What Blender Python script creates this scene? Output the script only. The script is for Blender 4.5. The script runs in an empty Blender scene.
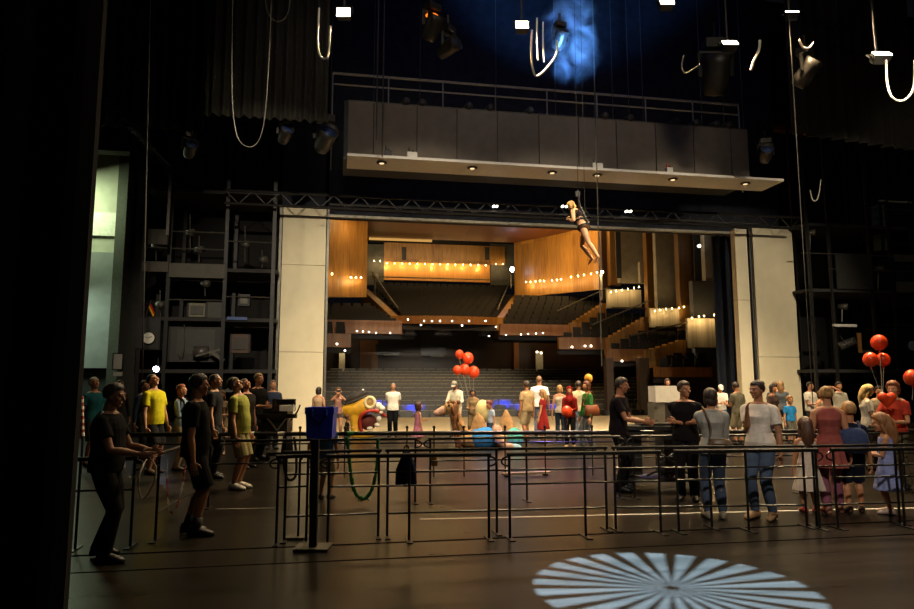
import bpy, math, random
from mathutils import Vector, Matrix
random.seed(7)
SC = bpy.context.scene
COL = SC.collection
V = Vector
PI = math.pi
rad = math.radians
# ------------------------------------------------------------------ camera
F = 660.0
CX, CY = 457.0, 304.5
YAW, PITCH = rad(10.0), math.atan(77.5 / 660)
CAM = V((0, 0, 1.75))
FW = V((math.sin(YAW) * math.cos(PITCH), math.cos(YAW) * math.cos(PITCH), math.sin(PITCH)))
RT = V((math.cos(YAW), -math.sin(YAW), 0))
UP = RT.cross(FW)
HF = V((math.sin(YAW), math.cos(YAW), 0))
cd = bpy.data.cameras.new('camera')
cd.sensor_width = 36.0
cd.lens = 36.0 * F / 914
cd.clip_end = 200
cam = bpy.data.objects.new('camera', cd)
COL.objects.link(cam)
cam.matrix_world = Matrix.Translation(CAM) @ Matrix((RT, UP, -FW)).transposed().to_4x4()
SC.camera = cam
SC.view_settings.view_transform = 'Standard'
SC.view_settings.look = 'None'
SC.view_settings.gamma = 1
SC.view_settings.exposure = 0.14
SC.view_settings.use_curve_mapping = False


def ray(px, py):
    return FW * F + RT * (px - CX) - UP * (py - CY)


def G(px, py, z=0.0):
    r = ray(px, py)
    return CAM + r * ((z - CAM.z) / r.z)


def PY(px, py, Y):
    r = ray(px, py)
    return CAM + r * (Y / r.y)


def PD(px, py, d):
    r = ray(px, py)
    return CAM + r * (d / r.dot(HF))


def DG(y):
    return (G(457, y) - CAM).dot(HF)


# ------------------------------------------------------------------ materials
def lin(c):
    if isinstance(c, str):
        c = [int(c[i:i + 2], 16) / 255 for i in (0, 2, 4)]
    return tuple((x / 12.92 if x <= .04045 else ((x + .055) / 1.055) ** 2.4) for x in c) + (1,)


MATS = {}


def mat(name, col, rough=.6, metal=0.0, scale=8.0, var=.15, bump=.0, emit=None, estr=0, spec=None, stretch=None):
    if name in MATS:
        return MATS[name]
    m = bpy.data.materials.new(name)
    m.use_nodes = True
    nt = m.node_tree
    b = nt.nodes['Principled BSDF']
    c = lin(col)
    tc = nt.nodes.new('ShaderNodeTexCoord')
    no = nt.nodes.new('ShaderNodeTexNoise')
    no.inputs['Scale'].default_value = scale
    no.inputs['Detail'].default_value = 4
    src = tc.outputs['Object']
    if stretch:
        mp = nt.nodes.new('ShaderNodeMapping')
        mp.inputs['Scale'].default_value = stretch
        nt.links.new(src, mp.inputs[0])
        src = mp.outputs[0]
    nt.links.new(src, no.inputs['Vector'])
    cr = nt.nodes.new('ShaderNodeValToRGB')
    cr.color_ramp.elements[0].position = .3
    cr.color_ramp.elements[1].position = .7
    cr.color_ramp.elements[0].color = tuple(x * (1 - var) for x in c[:3]) + (1,)
    cr.color_ramp.elements[1].color = tuple(min(1, x * (1 + var)) for x in c[:3]) + (1,)
    nt.links.new(no.outputs['Fac'], cr.inputs[0])
    nt.links.new(cr.outputs[0], b.inputs['Base Color'])
    b.inputs['Roughness'].default_value = rough
    b.inputs['Metallic'].default_value = metal
    if spec is not None:
        b.inputs['Specular IOR Level'].default_value = spec
    if bump:
        bp = nt.nodes.new('ShaderNodeBump')
        bp.inputs['Strength'].default_value = bump
        bp.inputs['Distance'].default_value = .02
        nt.links.new(no.outputs['Fac'], bp.inputs['Height'])
        nt.links.new(bp.outputs[0], b.inputs['Normal'])
    if emit:
        b.inputs['Emission Color'].default_value = lin(emit)
        b.inputs['Emission Strength'].default_value = estr
    MATS[name] = m
    return m


def wood_mat(name, c1, c2, panel=1.1, rough=.45):
    m = bpy.data.materials.new(name)
    m.use_nodes = True
    nt = m.node_tree
    b = nt.nodes['Principled BSDF']
    tc = nt.nodes.new('ShaderNodeTexCoord')
    mp = nt.nodes.new('ShaderNodeMapping')
    mp.inputs['Scale'].default_value = (6, 6, .5)
    nt.links.new(tc.outputs['Object'], mp.inputs[0])
    no = nt.nodes.new('ShaderNodeTexNoise')
    no.inputs['Scale'].default_value = 1.6
    no.inputs['Detail'].default_value = 5
    nt.links.new(mp.outputs[0], no.inputs['Vector'])
    mp2 = nt.nodes.new('ShaderNodeMapping')
    mp2.inputs['Scale'].default_value = (1 / panel, 1 / panel, .16)
    nt.links.new(tc.outputs['Object'], mp2.inputs[0])
    vo = nt.nodes.new('ShaderNodeTexWhiteNoise')
    sn = nt.nodes.new('ShaderNodeVectorMath')
    sn.operation = 'FLOOR'
    nt.links.new(mp2.outputs[0], sn.inputs[0])
    nt.links.new(sn.outputs[0], vo.inputs['Vector'])
    mx = nt.nodes.new('ShaderNodeMath')
    mx.operation = 'MULTIPLY_ADD'
    nt.links.new(vo.outputs['Value'], mx.inputs[0])
    mx.inputs[1].default_value = .45
    nt.links.new(no.outputs['Fac'], mx.inputs[2])
    cr = nt.nodes.new('ShaderNodeValToRGB')
    cr.color_ramp.elements[0].position = .35
    cr.color_ramp.elements[1].position = .95
    cr.color_ramp.elements[0].color = lin(c1)
    cr.color_ramp.elements[1].color = lin(c2)
    nt.links.new(mx.outputs[0], cr.inputs[0])
    nt.links.new(cr.outputs[0], b.inputs['Base Color'])
    b.inputs['Roughness'].default_value = rough
    return m


def emat(name, col, s):
    if name in MATS:
        return MATS[name]
    m = bpy.data.materials.new(name)
    m.use_nodes = True
    nt = m.node_tree
    nt.nodes.clear()
    e = nt.nodes.new('ShaderNodeEmission')
    e.inputs[0].default_value = lin(col)
    e.inputs[1].default_value = s
    o = nt.nodes.new('ShaderNodeOutputMaterial')
    nt.links.new(e.outputs[0], o.inputs[0])
    MATS[name] = m
    return m


# ------------------------------------------------------------------ mesh builder
def frame(d):
    d = V(d).normalized()
    a = V((0, 0, 1)) if abs(d.z) < .9 else V((1, 0, 0))
    x = a.cross(d).normalized()
    return x, d.cross(x), d


class MB:
    def __init__(self):
        self.v, self.f, self.m = [], [], []

    def add(self, vs, fs, mi=0):
        n = len(self.v)
        self.v += [tuple(p) for p in vs]
        for f in fs:
            self.f.append(tuple(i + n for i in f))
            self.m.append(mi)
        return self

    def box(self, c, s, R=None, mi=0):
        c = V(c)
        vs = []
        for z in (-.5, .5):
            for x, y in ((-.5, -.5), (.5, -.5), (.5, .5), (-.5, .5)):
                p = V((x * s[0], y * s[1], z * s[2]))
                vs.append(c + (R @ p if R else p))
        return self.add(vs, [(3, 2, 1, 0), (4, 5, 6, 7), (0, 1, 5, 4), (1, 2, 6, 5), (2, 3, 7, 6), (3, 0, 4, 7)], mi)

    def bb(self, x0, x1, y0, y1, z0, z1, mi=0):
        return self.box(((x0 + x1) / 2, (y0 + y1) / 2, (z0 + z1) / 2), (abs(x1 - x0), abs(y1 - y0), abs(z1 - z0)), None, mi)

    def bar(self, a, b, w, h=None, mi=0):
        a, b = V(a), V(b)
        x, y, d = frame(b - a)
        R = Matrix((x, y, d)).transposed()
        return self.box((a + b) / 2, (w, h or w, (b - a).length), R, mi)

    def loft(self, rings, mi=0, cap=True):
        n = len(rings[0])
        vs = [p for r in rings for p in r]
        fs = []
        for k in range(len(rings) - 1):
            for i in range(n):
                j = (i + 1) % n
                fs.append((k * n + i, k * n + j, (k + 1) * n + j, (k + 1) * n + i))
        if cap:
            fs.append(tuple(range(n - 1, -1, -1)))
            fs.append(tuple(range((len(rings) - 1) * n, len(rings) * n)))
        return self.add(vs, fs, mi)

    def tube(self, pts, r, seg=8, mi=0, round_ends=False, closed=False):
        pts = [V(p) for p in pts]
        n = len(pts)
        rs = list(r) if isinstance(r, (list, tuple)) else [r] * n
        rings = []
        x = None
        for i, p in enumerate(pts):
            if closed:
                d = pts[(i + 1) % n] - pts[i - 1]
            else:
                d = pts[min(i + 1, n - 1)] - pts[max(i - 1, 0)]
            d.normalize()
            if x is None:
                x, y, _ = frame(d)
            else:
                x = (x - d * x.dot(d)).normalized()
                y = d.cross(x)
            if round_ends and i == 0:
                for t in (-.95, -.6):
                    k = math.sqrt(1 - t * t)
                    rings.append([p + d * (t * rs[0]) + (x * math.cos(a * 2 * PI / seg) + y * math.sin(a * 2 * PI / seg)) * rs[0] * k for a in range(seg)])
            rings.append([p + (x * math.cos(a * 2 * PI / seg) + y * math.sin(a * 2 * PI / seg)) * rs[i] for a in range(seg)])
            if round_ends and i == n - 1:
                for t in (.6, .95):
                    k = math.sqrt(1 - t * t)
                    rings.append([p + d * (t * rs[i]) + (x * math.cos(a * 2 * PI / seg) + y * math.sin(a * 2 * PI / seg)) * rs[i] * k for a in range(seg)])
        if closed:
            rings.append(rings[0])
        return self.loft(rings, mi, cap=not closed)

    def ell(self, c, r, R=None, seg=12, rings=8, mi=0, fn=None):
        c = V(c)
        vs, fs = [], []
        for k in range(1, rings):
            th = PI * k / rings
            for i in range(seg):
                a = 2 * PI * i / seg
                d = V((math.sin(th) * math.cos(a), math.sin(th) * math.sin(a), math.cos(th)))
                s = fn(d) if fn else 1
                p = V((d.x * r[0] * s, d.y * r[1] * s, d.z * r[2] * s))
                vs.append(c + (R @ p if R else p))
        nv = len(vs)
        for t in (1, -1):
            d = V((0, 0, t))
            s = fn(d) if fn else 1
            p = V((0, 0, t * r[2] * s))
            vs.append(c + (R @ p if R else p))
        for k in range(rings - 2):
            for i in range(seg):
                j = (i + 1) % seg
                fs.append((k * seg + i, (k + 1) * seg + i, (k + 1) * seg + j, k * seg + j))
        for i in range(seg):
            j = (i + 1) % seg
            fs.append((nv, i, j))
            fs.append((nv + 1, (rings - 2) * seg + j, (rings - 2) * seg + i))
        return self.add(vs, fs, mi)

    def lathe(self, prof, c=(0, 0, 0), axis=(0, 0, 1), seg=16, mi=0, cap=True):
        x, y, d = frame(axis)
        c = V(c)
        rings = [[c + d * h + (x * math.cos(2 * PI * i / seg) + y * math.sin(2 * PI * i / seg)) * max(r, 1e-4) for i in range(seg)] for r, h in prof]
        return self.loft(rings, mi, cap)

    def prism(self, poly, ext, mi=0):
        """poly: list of 3D points (planar), ext: extrusion vector"""
        n = len(poly)
        ext = V(ext)
        vs = [V(p) for p in poly] + [V(p) + ext for p in poly]
        fs = [tuple(range(n)), tuple(range(2 * n - 1, n - 1, -1))]
        for i in range(n):
            j = (i + 1) % n
            fs.append((j, i, i + n, j + n))
        return self.add(vs, fs, mi)

    def build(self, name, mats, parent=None, smooth=False, local=False):
        me = bpy.data.meshes.new(name)
        vs = self.v
        if parent is not None and not local:
            Mi = wm(parent).inverted()
            vs = [tuple(Mi @ V(p)) for p in vs]
        me.from_pydata(vs, [], self.f)
        if not isinstance(mats, (list, tuple)):
            mats = [mats]
        for m in mats:
            me.materials.append(m)
        if len(mats) > 1:
            me.polygons.foreach_set('material_index', self.m)
        me.update()
        o = bpy.data.objects.new(name, me)
        COL.objects.link(o)
        if smooth:
            me.polygons.foreach_set('use_smooth', [True] * len(me.polygons))
        if parent is not None:
            o.parent = parent
        return o


def wm(o):
    M = o.matrix_basis.copy()
    while o.parent:
        o = o.parent
        M = o.matrix_basis @ M
    return M


def tag(o, label, cat, group=None, kind=None):
    o['label'] = label
    o['category'] = cat
    if group:
        o['group'] = group
    if kind:
        o['kind'] = kind
    return o


def struct(o, label=None):
    o['kind'] = 'structure'
    if label:
        o['label'] = label
    return o


def empty(name, loc, label, cat, rz=0, group=None):
    o = bpy.data.objects.new(name, None)
    o.empty_display_size = .1
    o.location = loc
    o.rotation_euler = (0, 0, rz)
    COL.objects.link(o)
    return tag(o, label, cat, group)


def dup(o, parent=None):
    c = o.copy()
    COL.objects.link(c)
    if parent:
        c.parent = parent
    for ch in list(o.children):
        dup(ch, c)
    return c


def smooth_path(pts, n=6):
    pts = [V(p) for p in pts]
    out = []
    for i in range(len(pts) - 1):
        p0 = pts[max(i - 1, 0)]
        p1, p2 = pts[i], pts[i + 1]
        p3 = pts[min(i + 2, len(pts) - 1)]
        for k in range(n):
            t = k / n
            out.append(.5 * ((2 * p1) + (p2 - p0) * t + (2 * p0 - 5 * p1 + 4 * p2 - p3) * t * t + (3 * p1 - p0 - 3 * p2 + p3) * t ** 3))
    out.append(pts[-1])
    return out


REMESH = []   # (object, voxel, smooth_iter, extra MB)
# ------------------------------------------------------------------ people
def sk(c):
    return mat('skin_' + c, c, .55, scale=30, var=.06)


def cloth(c):
    return mat('cloth_' + c, c, .9, scale=14, var=.16, bump=.25, spec=.12)


def hairm(c):
    return mat('hair_' + c, c, .55, scale=30, var=.35, bump=.6, stretch=(1, 1, .2))


def shoem(c):
    return mat('shoe_' + c, c, .5, scale=20, var=.1)


EYE = mat('eye_white', 'e8e4da', .3, var=.02)
PUP = mat('eye_dark', '1a120c', .2, var=.02)
ARM = {
    'down': (.150, .015, .435), 'down2': (.165, .05, .445), 'back': (.05, -.11, .50),
    'hold': (.045, .175, .62), 'photo': (.015, .19, .87), 'reach': (.10, .235, .615),
    'fold': (-.06, .11, .655), 'fore': (.10, .215, .60), 'hip': (.135, .03, .56), 'chest': (.03, .12, .76),
    'face': (.05, .10, .86), 'side': (.26, .10, .56), 'low': (.12, .20, .52), 'head': (.09, .03, .95),
    'pocket': (.125, .03, .50), 'wide': (.22, .16, .66),
}


def ik(a, b, l1, l2, pole):
    d = b - a
    L = d.length
    mx = (l1 + l2) * .995
    if L > mx:
        b = a + d * (mx / L)
        d = b - a
        L = mx
    u = d / L
    x = (l1 * l1 - l2 * l2 + L * L) / (2 * L)
    h = math.sqrt(max(l1 * l1 - x * x, 0))
    p = pole - u * pole.dot(u)
    if p.length < 1e-5:
        p = V((0, 1, 0))
    p.normalize()
    return a + u * x + p * h, b


def person(label, px, ytop, yfeet, face, sex='m', top=('tee', '333333'), bottom=('trousers', '222222'),
           hair=('short', '3a2a1c'), shoes='2a2622', skin='c08a66', arms=('down', 'down'), head=(0, 0), lean=0,
           stride=0, wide=1.0, belly=0, cap=None, d=None, ybody=None, group=None, stance=.055, height=None,
           feetpos=None, base_z=0.0, curl=.35, extra=None, elbow=None, sleeve=None, boots=False):
    if d is None:
        d = DG(yfeet)
    P = PD(px, (ytop + yfeet) / 2 if ybody is None else ybody, d)
    H = height or max(.7, PD(px, ytop, d).z - base_z)
    a = rad(face)
    v = -HF * math.cos(a) + RT * math.sin(a)
    root = empty('person', (P.x, P.y, base_z), label, 'person', math.atan2(-v.x, v.y), group)
    near = d < 11.5
    vox = (.0075 if near else .013) * max(.7, H / 1.75)
    child = sex == 'c'
    fem = sex == 'f'
    hs = 1.0 if not child else min(1.55, 1.0 + (1.75 - H) * .75)   # children have relatively larger heads
    W = wide * (.9 if fem else 1.0)
    hipz = .53 * H if not child else .51 * H
    Rl = Matrix.Rotation(-rad(lean), 3, 'X')
    Pp = V((0, -.10 * H * math.sin(rad(lean)), hipz))
    tor = 1.0 if not child else .96

    def T(x, y, dz):
        return Pp + Rl @ V((x * H, y * H, dz * H * tor))
    if fem:
        secs = [(-.065, .050, .045), (-.025, .096, .066), (.02, .094, .066), (.09, .068, .050), (.15, .076, .056), (.205, .086, .074), (.245, .088, .056), (.268, .076, .048), (.288, .052, .042), (.305, .036, .036)]
    elif child:
        secs = [(-.065, .050, .045), (-.025, .086, .062), (.02, .084, .062), (.09, .076, .060), (.15, .080, .060), (.205, .086, .058), (.245, .086, .054), (.268, .074, .048), (.288, .052, .042), (.305, .038, .037)]
    else:
        secs = [(-.065, .050, .045), (-.025, .090, .064), (.02, .092, .064), (.09, .083, .060), (.15, .090, .064), (.21, .102, .068), (.245, .103, .060), (.270, .090, .052), (.290, .060, .045), (.306, .042, .04)]

    def ringat(dz, w, dp, inf, yo=0.0, n=20):
        bel = belly * math.exp(-((dz - .07) / .07) ** 2)
        out = []
        for i in range(n):
            t = 2 * PI * i / n
            c, s = math.cos(t), math.sin(t)
            cx = math.copysign(abs(c) ** .85, c)
            sy = math.copysign(abs(s) ** .85, s)
            yy = sy * (dp * W + inf + (bel if s > 0 else 0))
            out.append(T(cx * (w * W + inf), yy + yo, dz))
        return out

    def torso(mb, lo, hi, inf, mi=0, flare=0.0):
        rr = []
        zs = [s[0] for s in secs]
        pick = [z for z in zs if lo < z < hi]
        for z in [lo] + pick + [hi]:
            for k in range(len(secs) - 1):
                if secs[k][0] <= z <= secs[k + 1][0] or (k == 0 and z < secs[0][0]) or (k == len(secs) - 2 and z > secs[-1][0]):
                    t = (z - secs[k][0]) / (secs[k + 1][0] - secs[k][0])
                    t = min(1, max(0, t))
                    w = secs[k][1] * (1 - t) + secs[k + 1][1] * t
                    dp = secs[k][2] * (1 - t) + secs[k + 1][2] * t
                    break
            if flare and z < .05:
                w = max(w, .094)
                dp = max(dp, .066)
            rr.append(ringat(z, w, dp, inf))
        mb.loft(rr, mi)
    shw = .100 * W
    body, ex = MB(), MB()
    torso(body, -.065, .305, 0)
    Nk = T(0, 0, .285)
    # head
    Rh = Rl @ Matrix.Rotation(rad(head[1]), 3, 'Z') @ Matrix.Rotation(rad(head[0]), 3, 'X')
    hd = H * hs * (.965 if fem else 1)
    hc = Nk + Rl @ V((0, .010 * H, .052 * H)) + Rh @ V((0, .004 * hd, .062 * hd))
    if head[0] > 15:
        hc += Rl @ V((0, -.012 * H, 0))

    def HP(x, y, z):
        return hc + Rh @ V((x * hd, y * hd, z * hd))

    def hell(mb, c, r, mi=0, **k):
        mb.ell(HP(*c), [q * hd for q in r], Rh, mi=mi, **k)
    hell(body, (0, -.004, .012), (.044, .053, .054), seg=16, rings=12)
    hell(body, (0, .012, -.022), (.036, .041, .044), seg=16, rings=12)
    hell(body, (0, .034, -.054), (.018, .015, .012))
    body.tube([HP(0, .050, .006), HP(0, .062, -.016)], [.006 * hd, .0095 * hd], 8, round_ends=True)
    hell(body, (0, .044, .013), (.031, .010, .007))
    for s in (-1, 1):
        hell(body, (s * .045, -.002, -.006), (.006, .014, .018))
        hell(body, (s * .022, .036, -.016), (.014, .014, .014))
    body.tube([T(0, -.004, .27), Nk, HP(0, -.012, -.035)], [.040 * H * W, .033 * H * W, .031 * hd], 12)
    hell(ex, (0, .0495, -.037), (.014, .0055, .0045), 3, seg=8, rings=6)
    for s in (-1, 1):
        hell(ex, (s * .0175, .0475, .003), (.0085, .0065, .0055), 1, seg=8, rings=6)
        hell(ex, (s * .0175, .0528, .003), (.0042, .0022, .0046), 2, seg=8, rings=6)
        hell(ex, (s * .019, .0515, .0145), (.012, .0035, .0025), 2, seg=8, rings=6)
    # legs
    lg = []
    thl, shl = .248 * H, .246 * H
    if child:
        thl, shl = .238 * H, .236 * H
    for k, s in enumerate((-1, 1)):
        hip = T(s * .048, 0, -.01)
        if feetpos:
            fx, fy, fz = feetpos[k]
            ank = V((s * fx * H, fy * H, fz * H))
        else:
            ank = V((s * stance * H, stride * s * H, .045 * H + (abs(stride) * .12 * H if s * stride < 0 else 0)))
        kn, ank = ik(hip, ank, thl, shl, V((0, 1, 0)))
        lg.append((hip, kn, ank))
        lw = (W * .5 + .5)
        mid = (hip + kn) / 2
        calf = kn * .68 + ank * .32 + V((0, -.008 * H, 0))
        body.tube([hip, mid, kn, calf, ank], [.050 * H * lw, .044 * H * lw, .031 * H * lw, .034 * H * lw, .021 * H], 12, round_ends=True)
        fd = V((s * .14, 1, 0)).normalized()
        if feetpos and feetpos[k][2] > .06:
            fd = V((0, .55, -.84))
        sx = V((0, 0, 1)).cross(fd) if abs(fd.z) < .5 else V((1, 0, 0))
        heel, toe = ank - fd * .022 * H + V((0, 0, -.022 * H)), ank + fd * .088 * H + V((0, 0, -.030 * H if abs(fd.z) < .5 else 0))
        body.tube([heel, (heel + toe) / 2 + V((0, 0, .008 * H)), toe], [.020 * H, .023 * H, .016 * H], 10, round_ends=True)
    # arms
    am = []
    ual, fal = .172 * H, .150 * H
    for k, s in enumerate((-1, 1)):
        sh = T(s * shw, 0, .252)
        t = arms[k]
        t = ARM[t] if isinstance(t, str) else t
        tgt = V((s * t[0] * H, t[1] * H, t[2] * H))
        if child:
            tgt.z -= .02 * H
        pole = V((s * .45, -.75, -.5)) if not (elbow and elbow[k]) else V((s * elbow[k][0], elbow[k][1], elbow[k][2]))
        el, wr = ik(sh, tgt, ual, fal, pole)
        am.append((sh, el, wr))
        aw = (W * .6 + .4)
        body.tube([T(s * .018, -.004, .292), T(s * .06, -.004, .276), sh], [.026 * H, .030 * H, .030 * H * aw], 10, round_ends=True)
        body.ell(sh, (.031 * H * aw, .031 * H * aw, .031 * H * aw))
        body.tube([sh, (sh + el) / 2, el, el * .7 + wr * .3, wr], [.030 * H * aw, .027 * H * aw, .021 * H * aw, .022 * H * aw, .0145 * H], 12, round_ends=True)
        dd = (wr - el).normalized()
        inn = V((-s, 0, 0))
        if abs(dd.x) > .75:
            inn = V((0, 0, -1))
        nn = (inn - dd * inn.dot(dd)).normalized()
        ss = dd.cross(nn)
        if ss.dot(V((0, 1, 1))) < 0:
            ss = -ss
        R = Matrix((ss, nn, dd)).transposed()
        body.ell(wr + dd * .030 * H, (.0245 * H, .0115 * H, .034 * H), R, 12, 8)
        for j, (off, ln) in enumerate(((.0175, .043), (.0062, .049), (-.0052, .046), (-.0160, .037))):
            p = wr + dd * (.052 - abs(off) * .25) * H + ss * off * H
            pts = [p]
            ang = curl * .6
            dirv = dd + ss * off * 3
            for q in range(3):
                dv = (dirv * math.cos(ang) + nn * math.sin(ang)).normalized()
                p = p + dv * ln * H * (.42, .33, .25)[q]
                pts.append(p)
                ang += curl
            ex.tube(pts, [.0053 * H, .0050 * H, .0046 * H, .0040 * H], 6, 0, round_ends=True)
        tp = wr + dd * .016 * H + ss * .018 * H
        t1 = tp + (dd * .55 + ss * .65 + nn * .35).normalized() * .022 * H
        t2 = t1 + (dd * .85 + ss * .25 + nn * .45).normalized() * .022 * H
        ex.tube([tp, t1, t2], [.0075 * H, .0060 * H, .0048 * H], 6, 0, round_ends=True)
    bo = body.build('body', [sk(skin), EYE, PUP, mat('lip_' + skin, skin, .45, var=.05) if False else mat('lips', '8a4a3c', .45, var=.05)], root, True, local=True)
    REMESH.append((bo, vox, 3, ex))
    bmat = None
    # clothing
    kind, colr = top
    cm = cloth(colr)
    sh_mb = MB()
    inf = .011 if kind != 'tank' else .007
    lo = {'tee': -.035, 'polo': -.045, 'long': -.035, 'jacket': -.03, 'tank': -.03, 'crop': .08, 'bra': .15, 'dress': -.03, 'gown': -.03, 'tunic': -.03, 'suit': -.06}[kind]
    hi = .294 if kind not in ('tank', 'bra', 'gown') else .262
    if kind != 'none':
        torso(sh_mb, lo, hi, inf, 0, 1)
        sl = {'tee': .62, 'polo': .66, 'long': 1.85, 'jacket': 1.85, 'tank': 0, 'crop': 0, 'bra': 0, 'dress': .45, 'gown': 0, 'tunic': 0, 'suit': 0}[kind] if sleeve is None else sleeve
        for k, s in enumerate((-1, 1)):
            sh, el, wr = am[k]
            if sl > 0:
                aw = W * .6 + .4
                sh_mb.tube([T(s * .045, -.004, .272), sh], [.034 * H, .0365 * H * aw], 12, round_ends=True)
                sh_mb.ell(sh, (.0365 * H * aw, .0375 * H * aw, .0365 * H * aw))
                if sl <= 1:
                    sh_mb.tube([sh, sh + (el - sh) * sl], [.0365 * H * aw, .0385 * H * aw], 14)
                else:
                    sh_mb.tube([sh, el, el + (wr - el) * (sl - 1)], [.037 * H * aw, .029 * H * aw, .023 * H], 14)
            elif kind in ('tank', 'gown', 'bra', 'tunic'):
                sh_mb.tube([T(s * .055, .045, .235), T(s * .06, .01, .288), T(s * .055, -.04, .235)], .013 * H, 8, round_ends=True)
        if kind in ('tee', 'long', 'dress'):
            sh_mb.tube([T(.050 * W * math.cos(t * PI / 6), .047 * math.sin(t * PI / 6), .288 - .010 * math.sin(t * PI / 6)) for t in range(12)], .0105 * H, 7, closed=True)
        if kind in ('polo', 'jacket'):
            sh_mb.tube([T(.045 * math.cos(t * PI / 4), .040 * math.sin(t * PI / 4) + .0, .300 - .008 * math.sin(t * PI / 4)) for t in range(8)], .011 * H, 6, closed=True)
        if kind in ('dress', 'gown', 'tunic'):
            hem = {'dress': .27, 'gown': .24, 'tunic': .36}[kind] * H
            fl = {'dress': .145, 'gown': .165, 'tunic': .125}[kind]
            rings = []
            for q in range(7):
                t = q / 6
                z = (T(0, 0, .06).z) * (1 - t) + hem * t
                base = .082 * (1 - t) + fl * t
                yo = T(0, 0, .06).y * (1 - t)
                rings.append([V((math.cos(2 * PI * i / 36) * (base + .010 * t * math.sin(i * 2 * PI / 36 * 9)) * H,
                                 yo + math.sin(2 * PI * i / 36) * (base * .8 + .010 * t * math.sin(i * 2 * PI / 36 * 9)) * H, z)) for i in range(36)])
            sh_mb.loft(rings)
        nm = {'tee': 't_shirt', 'polo': 'polo_shirt', 'long': 'long_sleeved_top', 'jacket': 'jacket', 'tank': 'sleeveless_top', 'crop': 'corset', 'bra': 'corset', 'dress': 'dress', 'gown': 'dress', 'tunic': 'tunic', 'suit': 'leotard'}[kind]
        so = sh_mb.build(nm, cm, root, True, local=True)
        REMESH.append((so, vox * 1.05, 2, None))
    if bottom:
        kind, colr = bottom
        bm_ = MB()
        if kind == 'skirt':
            rings = []
            for q in range(6):
                t = q / 5
                z = T(0, 0, .06).z * (1 - t) + .27 * H * t
                base = .082 * (1 - t) + .13 * t
                rings.append([V((math.cos(2 * PI * i / 32) * base * H, math.sin(2 * PI * i / 32) * (base * .8) * H, z)) for i in range(32)])
            bm_.loft(rings)
        else:
            torso(bm_, -.065, .06 if kind != 'brief' else .03, .006)
            for hip, kn, ank in lg:
                if kind == 'trousers':
                    end = ank + (ank - kn).normalized() * .012 * H
                    bm_.tube([hip, (hip + kn) / 2, kn, (kn + ank) / 2, end], [.057 * H * W, .054 * H * W, .045 * H, .042 * H, .039 * H], 14, round_ends=False)
                    bm_.ell(hip, (.055 * H * W,) * 3)
                elif kind == 'slim':
                    end = ank + (kn - ank).normalized() * .01 * H
                    bm_.tube([hip, (hip + kn) / 2, kn, (kn + ank) / 2, end], [.055 * H * W, .051 * H * W, .0415 * H, .0415 * H, .029 * H], 14, round_ends=False)
                    bm_.ell(hip, (.053 * H * W,) * 3)
                elif kind == 'shorts':
                    e2 = kn + (hip - kn).normalized() * .005 * H
                    bm_.tube([hip, (hip + kn) / 2, e2], [.057 * H * W, .056 * H * W, .054 * H * W], 14)
                    bm_.ell(hip, (.056 * H * W,) * 3)
                elif kind == 'hotpants':
                    e2 = hip * .6 + kn * .4
                    bm_.tube([hip, e2], [.057 * H * W, .055 * H * W], 14)
        oo = bm_.build({'trousers': 'trousers', 'slim': 'jeans', 'shorts': 'shorts', 'hotpants': 'shorts', 'skirt': 'skirt', 'brief': 'briefs'}[kind], cloth(colr), root, True, local=True)
        REMESH.append((oo, vox * 1.05, 2, None))
    # shoes
    if shoes:
        for s, (hip, kn, ank) in zip((-1, 1), lg):
            m = MB()
            fd = V((s * .14, 1, 0)).normalized()
            sx = V((fd.y, -fd.x, 0))
            b = V((ank.x, ank.y, ank.z - .045 * H))
            rings = []
            for y, w, h in ((-.040, .018, .036), (-.030, .026, .066), (-.005, .028, .068), (.03, .029, .060), (.07, .030, .045), (.098, .028, .036), (.118, .016, .026)):
                c = b + fd * y * H
                ring = []
                for i in range(10):
                    t = 2 * PI * i / 10
                    zz = math.sin(t)
                    ring.append(c + sx * (math.cos(t) * w * H) + V((0, 0, (h * .5 + zz * h * .5) * H)))
                rings.append(ring)
            m.loft(rings)
            if boots:
                m.tube([ank + V((0, 0, -.02 * H)), ank + (kn - ank) * .30], [.031 * H, .033 * H], 12)
            m.build('boot' if boots else 'shoe', shoem(shoes), root, True, local=True)
    # hair
    style, hcol = hair
    if style != 'none':
        h = MB()
        low = {'short': -.62, 'crop': -.55, 'bald': -.35, 'bob': -.7, 'long': -.7, 'pony': -.6, 'bun': -.6, 'curly': -.75, 'buzz': -.5}[style]
        vol = {'short': 1.065, 'crop': 1.01, 'bald': .99, 'bob': 1.10, 'long': 1.10, 'pony': 1.04, 'bun': 1.04, 'curly': 1.2, 'buzz': .985}[style]

        def fn(dv):
            t = min(1, max(0, (dv.y + .05) / .75))
            thr = low + (.44 - low) * (t * t * (3 - 2 * t))
            if style == 'bald' and dv.z > .15:
                return .86
            k = min(1, max(0, (dv.z - thr) / .26 + .5))
            k = k * k * (3 - 2 * k)
            w = 1 + (.03 if style != 'buzz' else .0) * math.sin(dv.x * 23 + dv.z * 5) * math.sin(dv.y * 19 + 2)
            if style == 'curly':
                w = 1 + .08 * math.sin(dv.x * 17) * math.sin(dv.y * 15 + 1) * math.sin(dv.z * 16)
            return .80 + (vol * w - .80) * k
        h.ell(HP(0, -.005, .014), [.0505 * hd, .0605 * hd, .0600 * hd], Rh, 28, 20, 0, fn)
        if style == 'bob':
            hell(h, (0, -.030, -.028), (.050, .032, .050), seg=16, rings=10)
            for s in (-1, 1):
                hell(h, (s * .043, -.002, -.022), (.012, .026, .045))
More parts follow.
